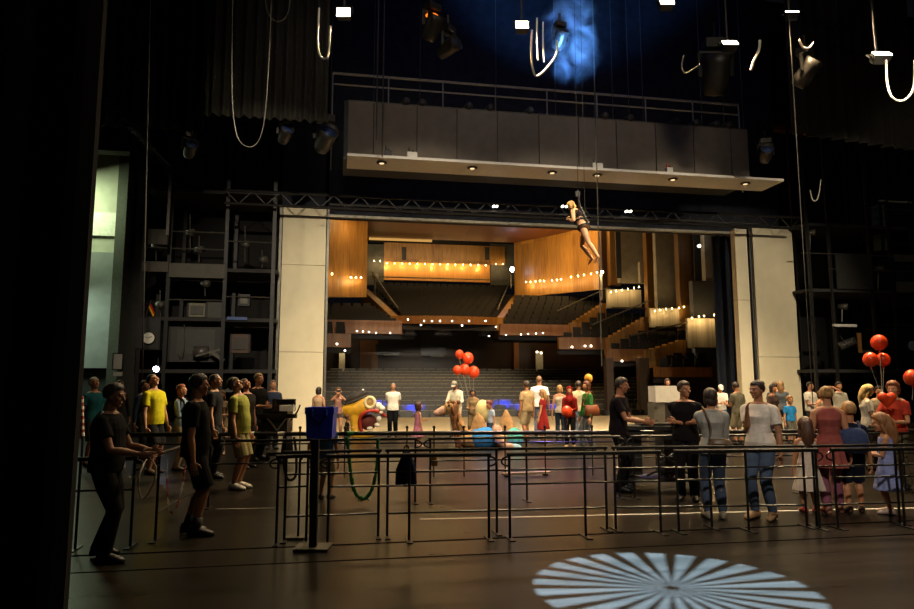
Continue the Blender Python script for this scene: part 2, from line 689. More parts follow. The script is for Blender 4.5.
        if style == 'long':
            h.tube([HP(0, -.040, .02), HP(0, -.046, -.04), HP(0, -.050, -.10), HP(0, -.048, -.17)], [.042 * hd, .048 * hd, .046 * hd, .022 * hd], 14, round_ends=True)
            for s in (-1, 1):
                h.tube([HP(s * .038, .0, .01), HP(s * .046, -.006, -.05), HP(s * .045, -.012, -.11)], [.012 * hd, .017 * hd, .009 * hd], 8, round_ends=True)
        if style == 'pony':
            h.tube([HP(0, -.058, .02), HP(0, -.082, .0), HP(0, -.080, -.06), HP(0, -.070, -.11)], [.012 * hd, .019 * hd, .018 * hd, .006 * hd], 10, round_ends=True)
        if style == 'bun':
            hell(h, (0, -.048, .046), (.028, .026, .026))
        if style == 'curly':
            hell(h, (0, -.035, -.03), (.056, .040, .058), seg=16, rings=10, fn=lambda q: 1 + .1 * math.sin(q.x * 15) * math.sin(q.z * 14))
        h.build('hair', hairm(hcol), root, True, local=True)
    if cap:
        ck, cc = cap
        m = MB()
        if ck == 'scarf':
            def sf(dv):
                t = min(1, max(0, (dv.y - .35) / .3))
                inside = t * min(1, max(0, 1 - abs(dv.z + .1) / .75) * 3)
                return 1.12 - .35 * min(1, inside)
            m.ell(HP(0, -.006, .008), [.050 * hd, .060 * hd, .062 * hd], Rh, 24, 18, 0, sf)
            m.tube([HP(0, -.02, -.03), T(0, 0, .30), T(0, .0, .25)], [.048 * H, .062 * H, .100 * H], 16, round_ends=True)
            nm = 'headscarf'
        else:
            sgn = -1 if ck == 'backcap' else 1
            m.ell(HP(0, -.005, .020), [.052 * hd, .062 * hd, .056 * hd], Rh, 20, 14, 0, lambda q: 1 if q.z > .02 else .8)
            br = []
            for q in range(9):
                t = q / 8 * PI
                br.append((math.cos(t) * .042, sgn * (.040 + math.sin(t) * .058), .022))
            if ck != 'beanie':
                m.prism([HP(*q) for q in br], Rh @ V((0, 0, .005 * hd)))
            nm = 'cap'
        m.build(nm, cloth(cc), root, True, local=True)
    info = dict(root=root, H=H, T=T, HP=HP, arms=am, legs=lg, d=d, hd=hd)
    return info


def wpt(p, v):
    return wm(p['root']) @ V(v)


def finish_remesh():
    for o, vox, it, ex in REMESH:
        m = o.modifiers.new('r', 'REMESH')
        m.mode = 'VOXEL'
        m.voxel_size = vox
        m.use_smooth_shade = True
        s = o.modifiers.new('s', 'SMOOTH')
        s.factor = .5
        s.iterations = it
    dg = bpy.context.evaluated_depsgraph_get()
    dg.update()
    for o, vox, it, ex in REMESH:
        me = bpy.data.meshes.new_from_object(o.evaluated_get(dg))
        mats = [q for q in o.data.materials]
        nv, npoly = len(me.vertices), len(me.polygons)
        if ex is not None and ex.v:
            import numpy as np
            co = np.empty(nv * 3, np.float32)
            me.vertices.foreach_get('co', co)
            ls = np.empty(len(me.loops), np.int32)
            me.loops.foreach_get('vertex_index', ls)
            lt = np.empty(npoly, np.int32)
            me.polygons.foreach_get('loop_total', lt)
            faces = []
            i = 0
            for n in lt:
                faces.append(ls[i:i + n].tolist())
                i += n
            verts = co.reshape(-1, 3).tolist() + [list(p) for p in ex.v]
            faces += [[i + nv for i in f] for f in ex.f]
            m2 = bpy.data.meshes.new(o.name)
            m2.from_pydata(verts, [], faces)
            m2.polygons.foreach_set('material_index', [0] * npoly + ex.m)
            bpy.data.meshes.remove(me)
            me = m2
        me.materials.clear()
        for q in mats:
            me.materials.append(q)
        me.polygons.foreach_set('use_smooth', [True] * len(me.polygons))
        if ex is not None and ex.v:
            me.update()
        o.modifiers.clear()
        old = o.data
        o.data = me
        bpy.data.meshes.remove(old)
        me.name = o.name
# ------------------------------------------------------------------ materials used by the place
BLK = mat('black_paint', '1a1815', .55, var=.2)
STEEL = mat('dark_steel', '1d1b18', .5, .3, var=.2)
GALV = mat('worn_steel', '5a564c', .45, .6, var=.2)
DRAPE = mat('black_velour', '14110f', .95, scale=20, var=.2)
HEADER = mat('header_cloth', '25262c', .9, scale=3, var=.35)
CREAM = mat('portal_panel', 'd9cba6', .7, scale=2, var=.05)
APRON = mat('pale_apron', 'c8b48c', .6, scale=3, var=.1)
WOOD = wood_mat('auditorium_wood', '6b481c', 'a67a38')
WOODD = wood_mat('balcony_wood', '623a12', '86561e', 2.5)
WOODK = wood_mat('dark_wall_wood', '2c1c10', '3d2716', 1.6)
SEATM = mat('seat_fabric', '191612', .8, scale=30, var=.25)
STALLM = mat('stalls_seat_back', '40392a', .5, scale=12, var=.25)
STALLE = mat('stalls_seat_edge', '9a8c68', .45, var=.15)
CONC = mat('grey_plaster', '8a857a', .8, scale=2, var=.15)
WHITE = mat('white_paint', 'd8d2c4', .5, var=.06)
RUBBER = mat('rubber', '121212', .6, var=.1)
BLUEPL = mat('blue_plastic', '3348f4', .35, var=.08)
YELLOW = mat('yellow_foam', 'd9a21e', .6, scale=10, var=.1)
REDM = mat('red_cloth', 'a32a14', .6, var=.12)
BALL = mat('red_balloon', 'e0461e', .25, var=.05)
CABLE = mat('cable_white', 'c9c4b6', .5, var=.1)
GLOW = emat('lamp_glow', 'ffeec4', 22)
DOT = emat('downlight_glow', 'fff4e0', 9)
SCONCE = emat('sconce_glow', 'ffdf94', 14)
BLUEW = emat('blue_white_lamp', 'dfe8ff', 40)

# floor: black dance floor with scuffs and a slight sheen
fm = bpy.data.materials.new('stage_floor')
fm.use_nodes = True
nt = fm.node_tree
b = nt.nodes['Principled BSDF']
tc = nt.nodes.new('ShaderNodeTexCoord')
mp = nt.nodes.new('ShaderNodeMapping')
mp.inputs['Scale'].default_value = (.22, 3.0, 1)
nt.links.new(tc.outputs['Object'], mp.inputs[0])
n1 = nt.nodes.new('ShaderNodeTexNoise')
n1.inputs['Scale'].default_value = 1.3
n1.inputs['Detail'].default_value = 8
n1.inputs['Roughness'].default_value = .65
nt.links.new(mp.outputs[0], n1.inputs['Vector'])
cr = nt.nodes.new('ShaderNodeValToRGB')
cr.color_ramp.elements[0].position = .3
cr.color_ramp.elements[1].position = .75
cr.color_ramp.elements[0].color = lin('17140f')
cr.color_ramp.elements[1].color = lin('2c251e')
nt.links.new(n1.outputs['Fac'], cr.inputs[0])
br = nt.nodes.new('ShaderNodeTexBrick')
br.inputs['Color1'].default_value = (1, 1, 1, 1)
br.inputs['Color2'].default_value = (.88, .88, .88, 1)
br.inputs['Mortar'].default_value = (.35, .35, .35, 1)
br.inputs['Scale'].default_value = 1
br.inputs['Mortar Size'].default_value = .006
br.inputs['Brick Width'].default_value = 4.0
br.inputs['Row Height'].default_value = .35
nt.links.new(tc.outputs['Object'], br.inputs['Vector'])
mx = nt.nodes.new('ShaderNodeMixRGB')
mx.blend_type = 'MULTIPLY'
mx.inputs[0].default_value = .8
nt.links.new(cr.outputs[0], mx.inputs[1])
nt.links.new(br.outputs['Color'], mx.inputs[2])
nt.links.new(mx.outputs[0], b.inputs['Base Color'])
mr = nt.nodes.new('ShaderNodeMapRange')
mr.inputs['To Min'].default_value = .23
mr.inputs['To Max'].default_value = .36
nt.links.new(n1.outputs['Fac'], mr.inputs[0])
nt.links.new(mr.outputs[0], b.inputs['Roughness'])
b.inputs['Specular IOR Level'].default_value = .13
FLOORM = fm

# ------------------------------------------------------------------ the setting
m = MB()
m.bb(-24, 34, -6, 22.6, -.3, 0)
struct(m.build('floor', FLOORM))
m = MB()
m.bb(-2.5, 18.5, 22.6, 33, -.3, .004)
struct(m.build('floor_apron', APRON))
SEAM = mat('floor_seam', '050404', .95, var=.1, spec=.02)
# dark seam lines across the floor
YS = G(600, 534).y
m = MB()
m.bb(-12, 26, YS - .02, YS + .02, 0, .004)
struct(m.build('trim_1', SEAM))
s2 = G(640, 547)
m = MB()
m.bb(-12, 26, s2.y - .012, s2.y + .012, 0, .003)
struct(m.build('trim_2', SEAM))
# ceiling of the fly tower and dark walls of the stage house
m = MB()
m.bb(-24, 34, -6, 24, 19, 19.3)
struct(m.build('ceiling', DRAPE))
m = MB()
m.bb(33.7, 34, -6, 24, 0, 19)
struct(m.build('wall_right', DRAPE))
m = MB()
m.bb(-24.3, -24, -6, 40, 0, 19)
struct(m.build('wall_left', DRAPE))
m = MB()
m.bb(-24, 34, -6.3, -6, 0, 19)
struct(m.build('wall_behind', DRAPE))
# proscenium wall: header and the two sides of the opening
YP = 23.6
hz = PY(500, 221, YP).z
xl = PY(326, 300, YP).x
xr = PY(737, 300, YP).x
m = MB()
m.bb(xl - .1, xr + 2.3, YP + .35, YP + .9, hz, 19)
m.bb(PY(279, 300, YP + .35).x, xl, YP + .35, YP + .9, 0, 19)
struct(m.build('wall_proscenium', HEADER))
# pale edge strip under the header (metal edge of the opening)
m = MB()
m.bb(xl, xr + .3, YP + .18, YP + .34, hz - .07, hz + .02)
struct(m.build('trim_3', mat('header_edge', '8d8672', .5, .3)))
# grey block wall of the side stage seen through the left opening
LW = PY(88, 300, 28.0)
x0 = PY(74, 300, 28).x - 3
x1 = PY(121, 300, 28).x
zs = [PY(100, y, 28).z for y in (150, 215, 253, 345, 372, 460)]
m = MB()
m.bb(x0 - 8, x1 + .0, 28, 28.3, zs[2], 19)
struct(m.build('wall_side_stage', mat('pale_blockwork', 'a9ad98', .8, scale=3, var=.1)))
m = MB()
m.bb(x0 - 8, x1 - .25, 27.8, 28.29, zs[4] + .15, zs[2])
o = m.build('door_1', mat('grey_sliding_door', '8f9894', .55, scale=2, var=.12))
struct(o)
m = MB()
m.bb(x0 - 8, x1 - .25, 28.05, 28.29, 0, zs[4] + .15)
struct(m.build('wall_side_stage_base', mat('dark_green_grey', '3b413c', .8)))
m = MB()
m.bb(x1 - .25, x1 + .15, 27.6, 27.99, 0, 12)
struct(m.build('trim_4', mat('pier_green', '4c5044', .8)))
m = MB()
m.bb(x0 - 8, PY(119, 220, 27.95).x, 27.9, 27.99, PY(100, 236, 28).z, PY(100, 213, 28).z)
struct(m.build('bright_window_panel', mat('bright_window_white', 'd5d8c6', .6)))  # white panel carries the brightness of the window in its colour
# dark pier right of the opening
pa, pb = PY(121, 300, 25.0), PY(139, 300, 25.0)
m = MB()
m.bb(pa.x, pb.x, 25, 25.6, 0, 14)
struct(m.build('wall_pier', mat('dark_pier', '3a3830', .85)))
m = MB()
m.bb(x0 - 8, pa.x, 25, 25.5, PY(100, 150, 25).z, 19)
struct(m.build('wall_over_opening', DRAPE))
# back panel behind the left gallery tower
m = MB()
m.bb(pb.x, xl - .3, 25.6, 25.9, 0, 19)
struct(m.build('wall_tower_back', DRAPE))

# ---- portal panels (the two cream towers either side of the opening)
pn = empty('portal_tower', (PY(303, 430, YP).x, YP, 0), 'tall cream portal panel left of the stage opening', 'stage portal')


def panel(root, pxa, pxb, ytop, name='panel', dy=0.0, seams=(265, 352)):
    A, B = PY(pxa, 320, YP + dy), PY(pxb, 320, YP + dy)
    zt = PY((pxa + pxb) / 2, ytop, YP + dy).z
    zz = [0.02] + sorted(PY((pxa + pxb) / 2, y, YP + dy).z for y in seams) + [zt]
    m = MB()
    for i in range(len(zz) - 1):
        m.bb(A.x, B.x, YP + dy, YP + dy + .3, zz[i] + .008, zz[i + 1] - .008)
    m.build(name, CREAM, root)
    return A.x, B.x, zt


ax, bx, zt = panel(pn, 280, 324, 208)
m = MB()
m.bb(bx + .03, bx + .11, YP + .02, YP + .3, 0, zt)
m.bb(ax - .12, ax - .03, YP + .02, YP + .3, 0, zt)
m.build('edge_profile', GALV, pn)
pn = empty('portal_tower', (PY(770, 430, YP).x, YP, 0), 'pair of tall cream portal panels right of the stage opening', 'stage portal')
a2, b2, zt2 = panel(pn, 757, 797, 226, seams=(357,))
a3, b3, zt3 = panel(pn, 739, 751, 229, seams=(300,))
m = MB()
m.tube([(a2 - .12, YP + .05, 0), (a2 - .12, YP + .05, zt2)], .055, 8)
m.bb(b2 + .03, b2 + .13, YP + .02, YP + .3, 0, zt2)
m.build('dark_pole', STEEL, pn)

# dark blue masking cloth inside the right edge of the opening
cl = PY(715, 300, YP + 1.6)
cr_ = PY(741, 300, YP + 1.6)
m = MB()
n = 18
ring = []
for i in range(n + 1):
    t = i / n
    ring.append(V((cl.x + (cr_.x - cl.x) * t, YP + 1.6 + .12 * math.sin(t * 22), 0)))
poly = [p + V((0, 0, .02)) for p in ring] + [p + V((0, .08, .02)) for p in reversed(ring)]
m.prism(poly, (0, 0, 7.9))
o = m.build('stage_drape', mat('dark_blue_cloth', '1b2230', .9, var=.25))
tag(o, 'dark blue-black masking curtain just inside the right portal panels', 'curtain')


# ---- drapes with folds
def drape(name, p0, p1, z0, z1, label, mtl=DRAPE, amp=.09, waves=9, thick=.05):
    m = MB()
    p0, p1 = V(p0), V(p1)
    L = (p1 - p0).length
    u = (p1 - p0) / L
    nrm = V((-u.y, u.x, 0))
    n = waves * 8
    fr, bk = [], []
    for i in range(n + 1):
        t = i / n
        q = p0 + u * (L * t) + nrm * (amp * math.sin(t * waves * 2 * PI) + amp * .4 * math.sin(t * waves * 4.3 + 1))
        fr.append(V((q.x, q.y, z0)))
        bk.append(V((q.x, q.y, z0)) + nrm * thick)
    m.prism(fr + bk[::-1], (0, 0, z1 - z0))
    o = m.build(name, mtl)
    tag(o, label, 'curtain')
    return o


e = PD(74, 560, 4.2)
drape('stage_drape', (e.x, e.y, 0), (e.x - 4.0, e.y + .7, 0), 0.01, 12, 'black full-height stage drape filling the left edge of the view')
a = PD(207, 60, 17.0)
b_ = PD(329, 60, 17.6)
za = PD(260, 118, 17.3).z
drape('stage_drape', (a.x, a.y, 0), (b_.x, b_.y, 0), za, 17, 'dark grey hanging drape at upper left behind the U-shaped cable', mat('dim_grey_cloth', '36332b', .95, var=.2), .1, 12)
a = PD(790, 60, 19.0)
b_ = PD(910, 60, 20.5)
drape('stage_drape', (a.x, a.y, 0), (b_.x, b_.y, 0), PD(850, 145, 20).z, 17.5, 'dark hanging drape at upper right beyond the bridge end', mat('dim_brown_cloth', '24211c', .95, var=.2), .1, 10)
a = PD(100, 60, 20.0)
b_ = PD(206, 60, 20.5)
drape('stage_drape', (a.x, a.y, 0), (b_.x, b_.y, 0), PD(150, 125, 20).z, 17.5, 'black drape high above the left gallery tower', DRAPE, .1, 8)

# ---- lighting bridge
YB = 20.0
L0, R0 = PY(347, 130, YB), PY(749, 150, YB)
zb, ztop = PY(347, 163, YB).z, PY(347, 101, YB).z
RX = PY(782, 182, YB - .75).x
br_ = empty('lighting_bridge', ((L0.x + R0.x) / 2, YB, zb), 'long grey panelled lighting bridge hanging above the stage opening', 'lighting bridge')
BR_GREY = mat('bridge_grey', '7d7160', .7, scale=3, var=.1)
PE = [PY(q, 140, YB).x for q in (347.5, 373.5, 417, 457, 497.5, 539, 578.5, 616.5, 655.7, 693.5, 730.6, 748)]
for i in range(len(PE) - 1):
    m = MB()
    m.bb(PE[i] + .014, PE[i + 1] - .014, YB, YB + .06, zb + .15, ztop)
    m.build('panel', BR_GREY, br_)
m = MB()
m.bb(L0.x, R0.x, YB + .06, YB + .25, zb + .1, ztop - .02)
m.bb(L0.x, R0.x, YB + .25, YB + 1.6, zb + .1, zb + .2)
m.bb(L0.x - .1, L0.x, YB - .02, YB + 1.6, zb + .1, ztop)
m.build('backing_frame', BLK, br_)
m = MB()
m.bb(L0.x + .02, RX, YB - .85, YB + .35, zb - .06, zb + .02)
m.build('white_ledge', mat('bridge_ledge', 'd8d0c4', .5, var=.06), br_)
m = MB()
m.bb(L0.x + .02, R0.x, YB + .02, YB + .08, ztop, ztop + .05)
m.build('top_rail', GALV, br_)
for px_, dz in ((347, 0),):
    m = MB()
    zz = PY(347, 77, YB + 1.4).z
    A, B = PY(333, 73, YB + 1.4), PY(738, 100, YB + 1.4)
    m.tube([(A.x, YB + 1.4, A.z), (B.x, YB + 1.4, A.z)], .045, 8)
    m.tube([(A.x, YB + 1.4, A.z - .38), (B.x, YB + 1.4, A.z - .38)], .03, 8)
    for k in range(9):
        xx = A.x + (B.x - A.x) * k / 8
        m.tube([(xx, YB + 1.4, zb + .2), (xx, YB + 1.4, A.z)], .025, 6)
    m.build('rear_handrail', mat('pale_pipe', 'a39c8c', .45, .2), br_)
DL_B = []
for px_, py_ in ((381, 166), (470, 171), (549, 175), (594, 177), (669, 181), (743, 184)):
    c = G(px_, py_, zb - .06)
    c = V((c.x, YB - .45, zb - .06))
    m = MB()
    m.lathe([(.05, .0), (.13, 0), (.16, -.012), (.16, -.03), (.12, -.045), (.05, -.045)], (c.x, c.y, c.z), seg=18)
    f = m.build('downlight_ring', BLK, br_, True)
    m = MB()
    m.lathe([(.0, -.03), (.075, -.032), (.075, -.05), (0, -.052)], c, seg=14)
    m.build('lens', emat('bridge_lens', 'ffd9a0', 1.2), f)
    DL_B.append(c)
# small boxes and lamps standing on the ledge and top rail
for i, (px_, py_, s, l) in enumerate(((388, 158, .22, 'dark small fixture on the bridge ledge near its left end'), (412, 159, .3, 'pale little device box on the bridge ledge left part'), (597, 171, .34, 'white small device box on the bridge ledge below the tall wire'), (669, 172, .2, 'small red and white device on the bridge ledge right part'))):
    c = PY(px_, py_, YB - .74)
    r = empty('ledge_device', (c.x, c.y, zb + .02), l, 'stage device')
    m = MB()
    m.bb(c.x - s / 2, c.x + s / 2, c.y - .08, c.y + .08, zb + .02, zb + .19)
    m.build('body', BLK if i == 0 else WHITE, r)
    m = MB()
    m.tube([(c.x - s * .3, c.y, zb + .19), (c.x - s * .3, c.y, zb + .33)], .025, 8)
    m.tube([(c.x + s * .1, c.y, zb + .19), (c.x + s * .1, c.y, zb + .26)], .04, 8)
    m.build('knob', REDM if i == 3 else GALV, r)
for i, px_ in enumerate((404, 420, 466, 487, 526, 600, 625, 670, 690, 710, 722)):
    c = PY(px_, 110, YB + .3)
    r = empty('spotlight', (c.x, YB + .3, ztop + .05), 'small dark spotlight on the bridge top rail', 'stage light', 0, 'spotlights along the bridge top')
    m = MB()
    m.tube([(c.x, YB + .3, ztop + .17), (c.x + .05, YB - .05, ztop + .12)], [.09, .12], 10)
    m.build('housing', mat('lantern_grey', '4a463e', .5, .3), r, True)
    m = MB()
    m.bar((c.x - .11, YB + .25, ztop), (c.x - .11, YB + .25, ztop + .2), .02)
    m.bar((c.x + .13, YB + .25, ztop), (c.x + .13, YB + .25, ztop + .2), .02)
    m.bb(c.x - .12, c.x + .14, YB + .24, YB + .27, ztop, ztop + .02)
    m.build('yoke', STEEL, r)
# dark trusses below the bridge, in front of the header
m = MB()
A, B = PY(225, 190, 22.6), PY(800, 215, 22.6)
zz = A.z
for dz in (0, -.45):
    m.tube([(A.x, 22.6, zz + dz), (B.x, 22.6, zz + dz)], .05, 8)
k = 0
x_ = A.x
while x_ < B.x - .5:
    m.bar((x_, 22.6, zz), (x_ + .45, 22.6, zz - .45), .03)
    m.bar((x_ + .45, 22.6, zz - .45), (x_ + .9, 22.6, zz), .03)
    x_ += .9
o = m.build('truss', STEEL)
tag(o, 'dark lattice truss running across above the stage opening', 'truss')
A, B = PY(330, 200, 21.6), PY(760, 215, 21.6)
m = MB()
m.tube([(A.x, 21.6, PY(500, 212, 21.6).z), (B.x, 21.6, PY(500, 212, 21.6).z)], .035, 8)
o = m.build('batten_pipe', BLK)
tag(o, 'thin black pipe slung just under the bridge over the opening', 'pipe')
for (px_, py_) in ((494, 206), (497, 206), (563, 206), (567, 206), (627, 211), (631, 211)):
    c = PY(px_, py_, 21.5)
    m = MB()
    m.tube([c, c + V((0, .1, 0))], .035, 8, round_ends=True)
    o = m.build('indicator_lamp', DOT)
    tag(o, 'tiny white indicator lamp under the bridge above the opening', 'lamp', 'paired indicator lamps over the opening')

# ---- gallery tower on the left
YT = 23.0


def TX(px, y=300, Y=YT):
    return PY(px, y, Y).x


def TZ(y, px=200, Y=YT):
    return PY(px, y, Y).z


tw = empty('gallery_tower', (TX(200), YT + .8, 0), 'dark steel gallery tower with landings left of the portal', 'gallery tower')
zb0 = TZ(366)
for px_ in (141, 167, 224, 272):
    m = MB()
    m.bb(TX(px_) - .06, TX(px_) + .06, YT, YT + .12, 0, 14)
    m.bb(TX(px_) - .06, TX(px_) + .06, YT + 2.0, YT + 2.12, 0, 14)
    m.build('post', STEEL, tw)
for y_, xa_, xb_ in ((370, 140, 277), (318, 140, 277), (268, 140, 277), (190, 140, 277)):
    z = TZ(y_)
    m = MB()
    m.bb(TX(xa_), TX(xb_), YT + .02, YT + 2.2, z - .1, z + .02)
    m.build('landing', mat('landing_dark', '2a2722', .8), tw)
for ya, yb, xa_, xb_ in ((263, 273, 141, 167), (264, 278, 168, 224), (231, 246, 145, 166)):
    m = MB()
    m.bb(TX(xa_), TX(xb_), YT - .06, YT - .01, TZ(yb), TZ(ya))
    m.build('fascia', mat('tower_fascia', '4a453a', .7, scale=4, var=.15), tw)
for y_, xa_, xb_ in ((232, 143, 224), (249, 143, 224), (240, 224, 274), (296, 224, 274), (300, 168, 224)):
    m = MB()
    z = TZ(y_)
    m.tube([(TX(xa_), YT + .03, z), (TX(xb_), YT + .03, z)], .025, 6)
    k = int((xb_ - xa_) / 9)
    m.build('rail', GALV, tw)
# contents of the tower: each a thing
c = PY(149, 334, YT - .02)
m = MB()
m.bb(TX(137), TX(162), YT - .02, YT + .5, TZ(350), TZ(319))
r = empty('control_cabinet', (TX(149), YT + .2, TZ(350)), 'black cabinet on the tower carrying a round wall clock', 'cabinet')
m.build('body', BLK, r)
m = MB()
m.bb(TX(138), TX(161), YT - .05, YT - .021, TZ(349), TZ(320))
m.build('door', mat('cabinet_door', '201e1b', .5), r)
c = PY(148.6, 338, YT - .12)
ck = empty('wall_clock', c, 'round white wall clock on the black tower cabinet', 'clock')
m = MB()
m.lathe([(0, 0), (.20, 0), (.21, .03), (.2, .06), (0, .06)], (c.x, c.y + .055, c.z), (0, -1, 0), 24)
m.build('case', BLK, ck, True)
m = MB()
m.lathe([(0, .061), (.18, .061), (.18, .066), (0, .066)], (c.x, c.y + .055, c.z), (0, -1, 0), 24)
m.build('dial', mat('clock_dial', 'e8e2d0', .5, var=.02), ck)
m = MB()
m.bar((c.x, c.y - .015, c.z), (c.x + .10, c.y - .015, c.z + .05), .018)
m.bar((c.x, c.y - .018, c.z), (c.x - .13, c.y - .018, c.z + .04), .012)
m.build('hand', BLK, ck)
# flag: black red gold on a tilted stick
c = PY(146, 316, YT - .1)
fl = empty('flag', c, 'small black, red and gold striped flag on a stick on the tower', 'flag')
t_ = PY(151, 300, YT - .1)
m = MB()
m.tube([c, t_], .012, 6)
m.build('stick', GALV, fl)
dirs = (t_ - c).normalized()
for i, cc in enumerate(('161412', 'a3161a', 'c99a12')):
    p0 = PY(150 - i * 1.6, 302 + i * 2.2, YT - .1)
    p1 = PY(151.5 - i * 1.9, 304.6 + i * 2.9, YT - .1)
    q0 = PY(154 - i * 1.2, 313 + i * 1.0, YT - .1)
    m = MB()
    wdt = .085
    aa = t_ - dirs * (i * wdt)
    bb_ = t_ - dirs * ((i + 1) * wdt)
    fall = V((.16, 0, -.33))
    m.prism([aa, bb_, bb_ + fall * (.95), aa + fall], (0, .012, 0))
    m.build('stripe', cloth(cc), fl)


def devbox(name, label, cat, pxa, pxb, ya, yb, Y, col, depth=.5, face=None, extra=None):
    A, B = PY(pxa, ya, Y), PY(pxb, yb, Y)
    r = empty(name, ((A.x + B.x) / 2, Y + depth / 2, B.z), label, cat)
    m = MB()
    m.bb(A.x, B.x, Y, Y + depth, B.z, A.z)
    m.build('body', mat('dev_' + col, col, .6, var=.15), r)
    if face:
        dx, dz = (B.x - A.x) * .15, (A.z - B.z) * .18
        m = MB()
        m.bb(A.x + dx, B.x - dx, Y - .03, Y - .001, B.z + dz, A.z - dz)
        m.build('front_panel', mat('dev_' + face, face, .5, var=.2), r)
    for x_ in (A.x + .01, B.x - .01):
        m = MB()
        m.bb(x_ - .03, x_ + .03, Y - .02, Y + .03, B.z, A.z)
        m.build('bracket', STEEL, r)
    return r


devbox('equipment_rack', 'pale device box with a dark face on the tower landing', 'equipment', 188, 206, 303, 317, YT + .1, '6b6450', .5, '3a362d')
devbox('equipment_rack', 'blank dark grey box beside the pale device on the tower', 'equipment', 207, 222, 300, 319, YT + .12, '3b382f', .5)
devbox('equipment_rack', 'brown wooden case low on the tower next to the cream panel', 'equipment', 231, 249, 334, 353, YT + .1, '4a3420', .5, '2b2117')
devbox('equipment_rack', 'dark panel with a hanging white cable low on the tower', 'equipment', 170, 222, 322, 362, YT + .5, '2d2a24', .4, '37342c')
devbox('loudspeaker', 'small speaker with a pale ring on the tower near the panel', 'loudspeaker', 239, 249, 294, 306, YT + .1, '2f2a22', .4, '5b5444')
c = PY(228, 318, YT)
m = MB()
m.bb(TX(228), TX(248), YT - .05, YT + .01, TZ(319.5), TZ(316.5))
o = m.build('blue_strip_light', mat('blue_strip', '2b4a86', .4))
tag(o, 'short blue strip on the tower landing beside the cream panel', 'strip')
m = MB()
m.tube(smooth_path([PY(184, 318, YT + .3), PY(184.5, 340, YT + .3), PY(183, 355, YT + .3), PY(180, 356, YT + .3), PY(179, 351, YT + .3)]), .014, 6)
o = m.build('cable_loop', GALV)
tag(o, 'thin pale hook-shaped cable hanging on the dark tower panel', 'cable')
# winch-like machine
c = PY(205, 352, YT + .3)
r = empty('winch', (c.x, c.y, c.z - .3), 'dark winch with a slanted grey arm low on the tower', 'winch')
m = MB()
m.tube([c + V((-.35, 0, 0)), c + V((.1, 0, 0))], .2, 14)
m.build('drum', mat('winch_grey', '55504a', .45, .4), r, True)
m = MB()
m.bar(PY(212, 352, YT + .1), PY(224, 361, YT + .1), .12)
m.bar(PY(196, 356, YT + .1), PY(222, 349, YT + .1), .06)
m.build('arm', GALV, r)
for px_, y_, yy in ((156, 228, 262), (190, 214, 250), (199, 236, 262), (245, 226, 262), (262, 250, 268), (205, 270, 296), (160, 290, 318)):
    c = PY(px_, yy, YT + .25)
    t_ = PY(px_, y_, YT + .25)
    r = empty('spotlight', c, 'small dark spotlight on a stand on the left gallery tower', 'stage light', 0, 'spotlights on the left gallery tower')
    m = MB()
    m.tube([c, t_], .02, 6)
    m.build('stand', GALV, r)
    m = MB()
    mid = (c + t_) / 2
    m.tube([mid + V((-.1, .1, 0)), mid + V((.12, -.15, -.05))], [.09, .13], 10)
    m.build('housing', mat('lantern_grey', '4a463e'), r, True)
# stair stringer in the upper left
A, B = PD(101, 95, 20.2), PD(171, 167, 20.2)
r = empty('steel_stair', (B.x, B.y, B.z), 'dark slanting steel stair beam high at the left beside the drape', 'stair')
m = MB()
m.bar(A, B, .14, .05)
m.build('stringer', mat('stair_grey', '57524a', .5, .3), r)
m = MB()
m.bar(A + V((0, .6, -.4)), B + V((0, .6, -.4)), .14, .05)
for k in range(9):
    q = A + (B - A) * ((k + .5) / 9)
    m.bar(q, q + V((0, .6, -.1)), .2, .03)
m.build('tread', STEEL, r)
m = MB()
m.bar(B, B + V((0, 0, -2.2)), .08)
m.build('post', mat('stair_grey', '57524a'), r)
# notice sheets on the pier
c = PY(118, 363, 24.9)
r = empty('notice_board', (c.x, 24.95, c.z - .3), 'white notice sheet pinned on the dark pier beside the side door', 'notice')
m = MB()
m.bb(PY(113, 353, 24.95).x, PY(123.5, 353, 24.95).x, 24.93, 24.99, PY(118, 370, 24.95).z, PY(118, 353, 24.95).z)
m.build('board', STEEL, r)
m = MB()
m.bb(PY(114, 353, 24.92).x, PY(122.5, 353, 24.92).x, 24.915, 24.929, PY(118, 369, 24.95).z, PY(118, 354, 24.95).z)
m.build('paper', WHITE, r)
m = MB()
m.bb(PY(114, 353, 24.9).x, PY(123, 353, 24.9).x, 24.95, 24.99, PY(118, 376, 24.95).z, PY(118, 372, 24.95).z)
o = m.build('notice_strip', WHITE)
tag(o, 'small white strip below the notice sheet on the dark pier', 'notice')
# blue-white lamp
c = PY(156, 369, 21.5)
r = empty('work_lamp', c, 'small bright blue-white lamp glowing below the left tower', 'lamp')
m = MB()
m.tube([c + V((0, .02, 0)), c + V((0, .3, .05))], [.12, .08], 12)
m.build('housing', BLK, r, True)
m = MB()
m.ell(c, (.085, .04, .085), seg=12)
m.build('bulb', BLUEW, r, True)
m = MB()
m.bar(c + V((0, .2, .05)), c + V((0, .2, .35)), .03)
m.build('hanger', STEEL, r)
# black counter band under the tower (dark shelves behind the crowd)
m = MB()
m.bb(TX(142), TX(277), YT + 2.3, YT + 2.5, 0, zb0)
o = m.build('masking_flat', DRAPE)
tag(o, 'black masking flat under the left gallery tower behind the crowd', 'masking flat')
devbox('equipment_rack', 'pale grey screen box under the tower between two onlookers', 'equipment', 222, 234, 376, 392, YT + 1.2, '55584f', .4, '70756a')

